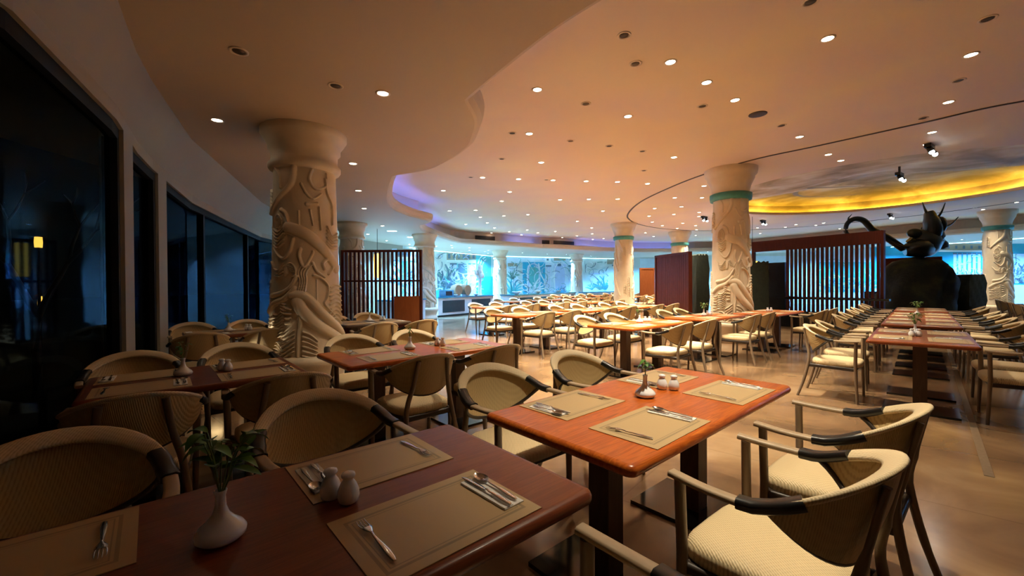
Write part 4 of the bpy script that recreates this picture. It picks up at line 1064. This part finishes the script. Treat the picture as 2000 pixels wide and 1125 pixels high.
# a row further right, seen over the right block
for i, s_ in enumerate((6.2, 8.2, 10.4, 12.6)):
    x, y = TR_(s_, -3.0); D = f'{rn[i]} table beyond right block'
    table(x, y, AR, 1.65, f'brown table, {rn[i]} in the row beyond the right block', 'tablewood_dark', w_=.82)
    dress(x, y, AR, 1.65, D, cut='', sprigk='small' if i == 1 else None, seed=30 + i, near='right', far='left', shakers=0)
    row_chairs(x, y, AR, (-.38, .42), .68, .70, D, CG, far=True, names=('nearer', 'farther'), ns='right', fs_='left')
# crowded rows towards the buffet
FG = 'small woven armchairs in the crowded rows before the buffet'
def far_table(u_, v_, i, nm, l_=1.6, full=True):
    x, y = T(u_, v_); D = f'{rn[i]} table, {nm}'
    table(x, y, A41, l_, f'laid wooden table, {rn[i]} from the aisle in the {nm}', 'tablewood')
    dress(x, y, A41, l_, D, cut='', sprigk='small' if (i + int(v_)) % 2 else None, seed=int(u_ * 10 + v_), shakers=0)
    row_chairs(x, y, A41, (-.38, .40), .60, .62, D, FG, far=not full)
for i, u_ in enumerate((6.0, 8.0, 10.0)): far_table(u_, 6.28, i, 'first crowded row')
for i, u_ in enumerate((7.4, 9.4, 11.4, 13.4)): far_table(u_, 8.9, i, 'second crowded row', full=False) if not (i == 3) else far_table(16.2, 8.6, i, 'second crowded row', full=False)
for i, u_ in enumerate((10.3, 12.4, 14.2, 17.8)): far_table(u_, 11.4, i, 'third crowded row', full=False)
for i, u_ in enumerate((16.0, 18.2, 20.4)): far_table(u_, 13.9, i, 'fourth crowded row', full=False)
for i, u_ in enumerate((17.0, 19.0)): far_table(u_, 6.2, i, 'row behind the large banded column', full=False)

# ------------------------------------------------------------------ wooden screens
def screen(loc, rz, w_, h, nsl, label, mat='redwood', header=.06, foot=.3, rails=(), slat=.035, panel=None, dep=.06, name='slatted_screen', gap0=0):
    r = empty(name, loc, rz)
    f_ = MB().mat(mat); f_.box(0, .07, -dep, dep, 0, h).box(w_ - .07, w_, -dep, dep, 0, h).box(.07, w_ - .07, -dep, dep, h - header, h).box(.07, w_ - .07, -dep, dep, 0, foot)
    for z in rails: f_.box(.07, w_ - .07, -dep * .8, dep * .8, z, z + .05)
    f_.build('frame', r)
    for k_ in range(nsl):
        x_ = .07 + gap0 + (w_ - .14 - gap0) * (k_ + .5) / nsl; MB().mat(mat).box(x_ - slat / 2, x_ + slat / 2, -dep * .6, dep * .6, foot, h - header).build('slat', r)
    if panel: MB().mat('orangewood').box(*panel[:2], -dep * .9, -dep * .5, *panel[2:]).build('panel', r, label='orange-brown solid panel')
    tag(r, label, 'screen'); return r
screen((-4.7, 11.5, 0), 0, 2.22, 2.33, 18, 'red-brown slatted wooden screen standing left of the buffet', rails=(1.45,), panel=(1.45, 2.15, .3, 1.05), slat=.05)
screen((5.15, 12.0, 0), math.radians(101), 1.85, 2.28, 16, 'dark red closely slatted screen between the two banded columns', slat=.095, foot=.45)
screen((6.85, 22.3, 0), 0, .78, 2.2, 4, 'orange-brown panel screen at the far back left of the red one', mat='orangewood', slat=.17, foot=.5)
a0 = math.atan2(10.96 - 13.9, 9.8 - 8.05)
big = screen((8.05, 13.9, 0), a0, 3.44, 2.72, 20, 'large dark red slatted screen with solid header, right of centre', header=.34, foot=.12, rails=(.88,), slat=.055, gap0=.95)
MB().mat('black').box(.07, 1.02, -.05, .05, .12, 2.0).build('black_panel', big, label='solid black panel')
MB().mat('black').box(-.1, 3.6, -.22, -.1, .86, .92).box(-.1, 3.6, -.2, -.1, 0, .5).build('front_rail', big, label='glossy black rail')
# pendant lights glimpsed at the screens
def pendant(x, y, z, h, r_, label, ztop=ZL, mat='amber', e=6):
    r = empty('pendant_lamp', (x, y, z)); MB().mat('black').tube([(0, 0, h / 2), (0, 0, ztop - z)], .008, 6).build('cord', r)
    MB().mat(mat).lathe([(r_ * .8, -h / 2), (r_, -h * .3), (r_, h * .3), (r_ * .8, h / 2)], 16).build('lamp_shade', r); tag(r, label, 'lamp')
pendant(-4.75, 14.7, 2.05, .85, .13, 'tall amber glass lantern glowing behind the left slatted screen')
pendant(9.6, 16.6, 1.95, .55, .22, 'yellow pendant lamp right of the large banded column', ZM, 'yellowlamp' if 'yellowlamp' in M else 'amber')
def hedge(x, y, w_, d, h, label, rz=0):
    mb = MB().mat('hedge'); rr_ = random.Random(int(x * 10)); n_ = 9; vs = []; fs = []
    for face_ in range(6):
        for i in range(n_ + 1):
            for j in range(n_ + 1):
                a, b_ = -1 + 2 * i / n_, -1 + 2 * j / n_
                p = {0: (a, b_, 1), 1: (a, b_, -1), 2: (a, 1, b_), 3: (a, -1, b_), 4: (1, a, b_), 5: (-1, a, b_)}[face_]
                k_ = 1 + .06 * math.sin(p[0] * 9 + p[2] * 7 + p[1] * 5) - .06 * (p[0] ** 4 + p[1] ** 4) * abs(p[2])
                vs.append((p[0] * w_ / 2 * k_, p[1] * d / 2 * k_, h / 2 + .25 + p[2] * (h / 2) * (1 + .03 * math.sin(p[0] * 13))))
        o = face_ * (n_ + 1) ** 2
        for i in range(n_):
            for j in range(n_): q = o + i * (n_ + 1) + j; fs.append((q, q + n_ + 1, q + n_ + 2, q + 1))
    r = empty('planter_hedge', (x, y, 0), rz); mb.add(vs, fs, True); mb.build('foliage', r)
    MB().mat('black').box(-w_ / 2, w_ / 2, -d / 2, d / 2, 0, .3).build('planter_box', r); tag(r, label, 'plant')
hedge(5.95, 13.2, .42, .5, 2.0, 'narrow dark green hedge between the red screen and the banded column')
hedge(7.55, 12.8, .6, .4, 1.75, 'dark clipped hedge right of the large banded column', -.5)
hedge(16.1, 14.6, .62, .5, 1.35, 'dark potted shrub before the far right blue wall')

# ------------------------------------------------------------------ statue on its rock
SX = empty('rock_mound', (12.2, 12.6, 0)); rr_ = random.Random(2)
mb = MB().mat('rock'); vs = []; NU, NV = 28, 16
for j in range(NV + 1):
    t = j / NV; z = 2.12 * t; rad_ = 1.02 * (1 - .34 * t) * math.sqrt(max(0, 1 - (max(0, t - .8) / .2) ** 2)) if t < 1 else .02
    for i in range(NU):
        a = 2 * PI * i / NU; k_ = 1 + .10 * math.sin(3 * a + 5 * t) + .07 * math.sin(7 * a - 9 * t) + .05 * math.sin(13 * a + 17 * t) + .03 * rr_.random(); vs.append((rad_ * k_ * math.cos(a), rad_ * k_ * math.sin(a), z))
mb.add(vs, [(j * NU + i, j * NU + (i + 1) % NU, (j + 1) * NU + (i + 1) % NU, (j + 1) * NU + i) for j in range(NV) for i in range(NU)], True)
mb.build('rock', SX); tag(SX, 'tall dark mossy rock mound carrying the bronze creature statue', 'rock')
st_ = empty('creature_statue', (12.2, 12.6, .02))
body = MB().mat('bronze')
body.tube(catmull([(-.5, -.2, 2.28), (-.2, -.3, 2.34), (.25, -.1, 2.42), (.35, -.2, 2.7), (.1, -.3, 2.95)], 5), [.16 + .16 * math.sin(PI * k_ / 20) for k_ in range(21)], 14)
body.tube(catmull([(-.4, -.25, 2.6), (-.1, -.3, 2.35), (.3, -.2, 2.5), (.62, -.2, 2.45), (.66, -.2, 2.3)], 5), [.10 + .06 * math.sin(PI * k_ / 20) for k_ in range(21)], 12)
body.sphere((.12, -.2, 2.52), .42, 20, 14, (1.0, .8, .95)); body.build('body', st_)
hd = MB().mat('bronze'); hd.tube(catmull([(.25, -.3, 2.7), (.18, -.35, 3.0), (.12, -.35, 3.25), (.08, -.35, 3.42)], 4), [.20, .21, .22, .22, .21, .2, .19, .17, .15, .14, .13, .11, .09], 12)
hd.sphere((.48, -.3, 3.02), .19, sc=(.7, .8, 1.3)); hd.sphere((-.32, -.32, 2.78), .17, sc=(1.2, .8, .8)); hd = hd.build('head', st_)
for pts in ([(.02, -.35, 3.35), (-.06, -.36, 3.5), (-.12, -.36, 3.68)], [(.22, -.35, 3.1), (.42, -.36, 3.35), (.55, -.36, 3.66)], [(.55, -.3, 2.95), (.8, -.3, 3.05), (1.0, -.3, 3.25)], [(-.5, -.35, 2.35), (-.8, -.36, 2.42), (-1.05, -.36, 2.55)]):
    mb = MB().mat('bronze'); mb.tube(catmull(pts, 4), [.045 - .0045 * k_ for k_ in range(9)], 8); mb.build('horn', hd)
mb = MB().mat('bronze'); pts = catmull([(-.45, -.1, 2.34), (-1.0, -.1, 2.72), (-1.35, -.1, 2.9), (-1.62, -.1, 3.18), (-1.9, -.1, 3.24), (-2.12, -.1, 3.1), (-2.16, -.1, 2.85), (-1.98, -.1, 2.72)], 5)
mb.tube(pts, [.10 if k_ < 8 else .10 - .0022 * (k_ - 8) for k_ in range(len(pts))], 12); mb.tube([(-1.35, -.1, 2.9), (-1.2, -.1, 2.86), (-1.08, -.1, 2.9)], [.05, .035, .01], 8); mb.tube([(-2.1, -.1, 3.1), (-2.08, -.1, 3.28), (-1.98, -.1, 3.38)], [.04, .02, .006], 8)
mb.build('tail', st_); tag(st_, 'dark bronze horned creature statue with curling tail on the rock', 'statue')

# kiosk and dark counter at the right
ks = empty('serving_kiosk', (14.9, 15.4, 0), -.75)
MB().mat('redwood').box(-.9, .7, -.4, .4, 1.95, 2.25).box(-.9, -.82, -.4, .4, 1.0, 1.95).box(.62, .7, -.4, .4, 1.0, 1.95).build('canopy', ks)
for k_ in range(7): MB().mat('redwood').box(-.8 + k_ * .12, -.76 + k_ * .12, .3, .36, 1.0, 1.95).build('slat', ks)
MB().mat('counterdark').box(-1.4, 1.0, -.45, .45, 0, 1.0).build('counter', ks)
MB().mat('napkin').box(.1, .45, -.1, .1, 1.35, 1.75).box(.25, .3, -.03, .03, 1.0, 1.35).build('menu_board', ks, label='pale blank board')
tag(ks, 'small wooden canopy kiosk on a dark counter right of the statue', 'kiosk')

# ------------------------------------------------------------------ buffet counters
def counter(p, q, label, depth=.8, panels=2, h=.85, endpanel=False):
    p, q = Vector((*p, 0)), Vector((*q, 0)); d = q - p; l_ = d.length; r = empty('buffet_counter', p, math.atan2(d.y, d.x))
    b_ = MB().mat('marblewhite').box(0, l_, .04, depth, .08, h - .05).mat('counterdark').box(.03, l_ - .03, .09, depth, 0, .08); b_.build('counter_body', r)
    w_ = l_ / panels
    for k_ in range(panels): MB().mat('counterdark').box(k_ * w_ + .14 * w_, (k_ + 1) * w_ - .12 * w_, .025, .04, .18, h - .16).build('front_panel', r, label='dark inset front panel')
    MB().mat('glasstop').box(-.04, l_ + .04, 0, depth + .04, h - .05, h).build('counter_top', r, label='teal blue counter top')
    tag(r, label, 'counter'); return r
counter((-3.95, 14.1), (-3.25, 15.7), 'short pale buffet counter with dark panel beside the left screen', panels=1)
counter((-3.05, 17.3), (-.9, 20.4), 'pale buffet counter with two dark panels and brown baskets on top', panels=2)
counter((.1, 20.6), (4.1, 26.6), 'long pale buffet counter below the bright blue arched mural', panels=3)
counter((4.9, 26.4), (7.2, 28.4), 'far buffet counter below the pale green mural', panels=2)
def onc(p, q, t, off_, z=.85): p, q = Vector((*p, 0)), Vector((*q, 0)); d = (q - p); n_ = Vector((-d.y, d.x, 0)).normalized(); r_ = p + d * t + n_ * off_; return (r_.x, r_.y, z)
C2 = ((-3.05, 17.3), (-.9, 20.4)); a2 = math.atan2(3.1, 2.15)
o = bevel(MB().mat('glasstop').box(-.45, .45, -.25, .25, 0, .28).mat('black').box(-.05, .35, -.26, -.25, .05, .23).build('display_case', None, onc(*C2, .18, .45), a2), .01); tag(o, 'blue glass display case at the left end of the second counter', 'display case')
for t, lb in ((.43, 'round brown wicker drum on the second counter, left one'), (.60, 'round brown wicker drum on the second counter, right one')):
    x, y, z = onc(*C2, t, .5); b_ = MB().mat('bread'); b_.tube([(0, -.16, .27), (0, .16, .27)], .24, 20, up=(0, 0, 1)); b_.mat('mu_white').box(-.15, .15, -.12, .12, 0, .06); tag(b_.build('wicker_drum', None, (x, y, z), a2), lb, 'basket')
x, y, z = onc(*C2, .88, .5); r = empty('flower_vase', (x, y, z)); MB().mat('china').lathe([(.12, 0), (.09, .1), (.07, .5), (.08, .75), (.11, .8)], 16).build('vase_body', r)
fl = MB().mat('napkin')
for k_ in range(9): a = k_ * .7; fl.sphere((.16 * math.cos(a) * (k_ % 3) / 2, .12 * math.sin(a), .95 + .14 * (k_ % 4)), .10, 8, 6, (1, 1, 1.5))
fl.build('flowers', r); tag(r, 'tall white vase with white flowers on the second counter', 'vase')
for t, w_, lb in ((.74, .14, 'white dish on the second counter beside the white vase'), (.345, .13, 'white plate on the second counter left of the wicker drums')):
    mb = MB().mat('china').lathe([(.05, 0), (w_, .06), (w_ * 1.05, .08), (w_ * .9, .065), (.04, .02)], 20); tag(mb.build('serving_dish', loc=onc(*C2, t, .3)), lb, 'dish')
C3 = ((.1, 20.6), (4.1, 26.6)); 
for t, lb in ((.12, 'first white serving dish on the long buffet counter'), (.42, 'second white serving dish on the long buffet counter'), (.75, 'third white serving dish on the long buffet counter')):
    mb = MB().mat('china').lathe([(.08, 0), (.24, .12), (.25, .14), (.06, .04)], 20); tag(mb.build('serving_dish', loc=onc(*C3, t, .4)), lb, 'dish')
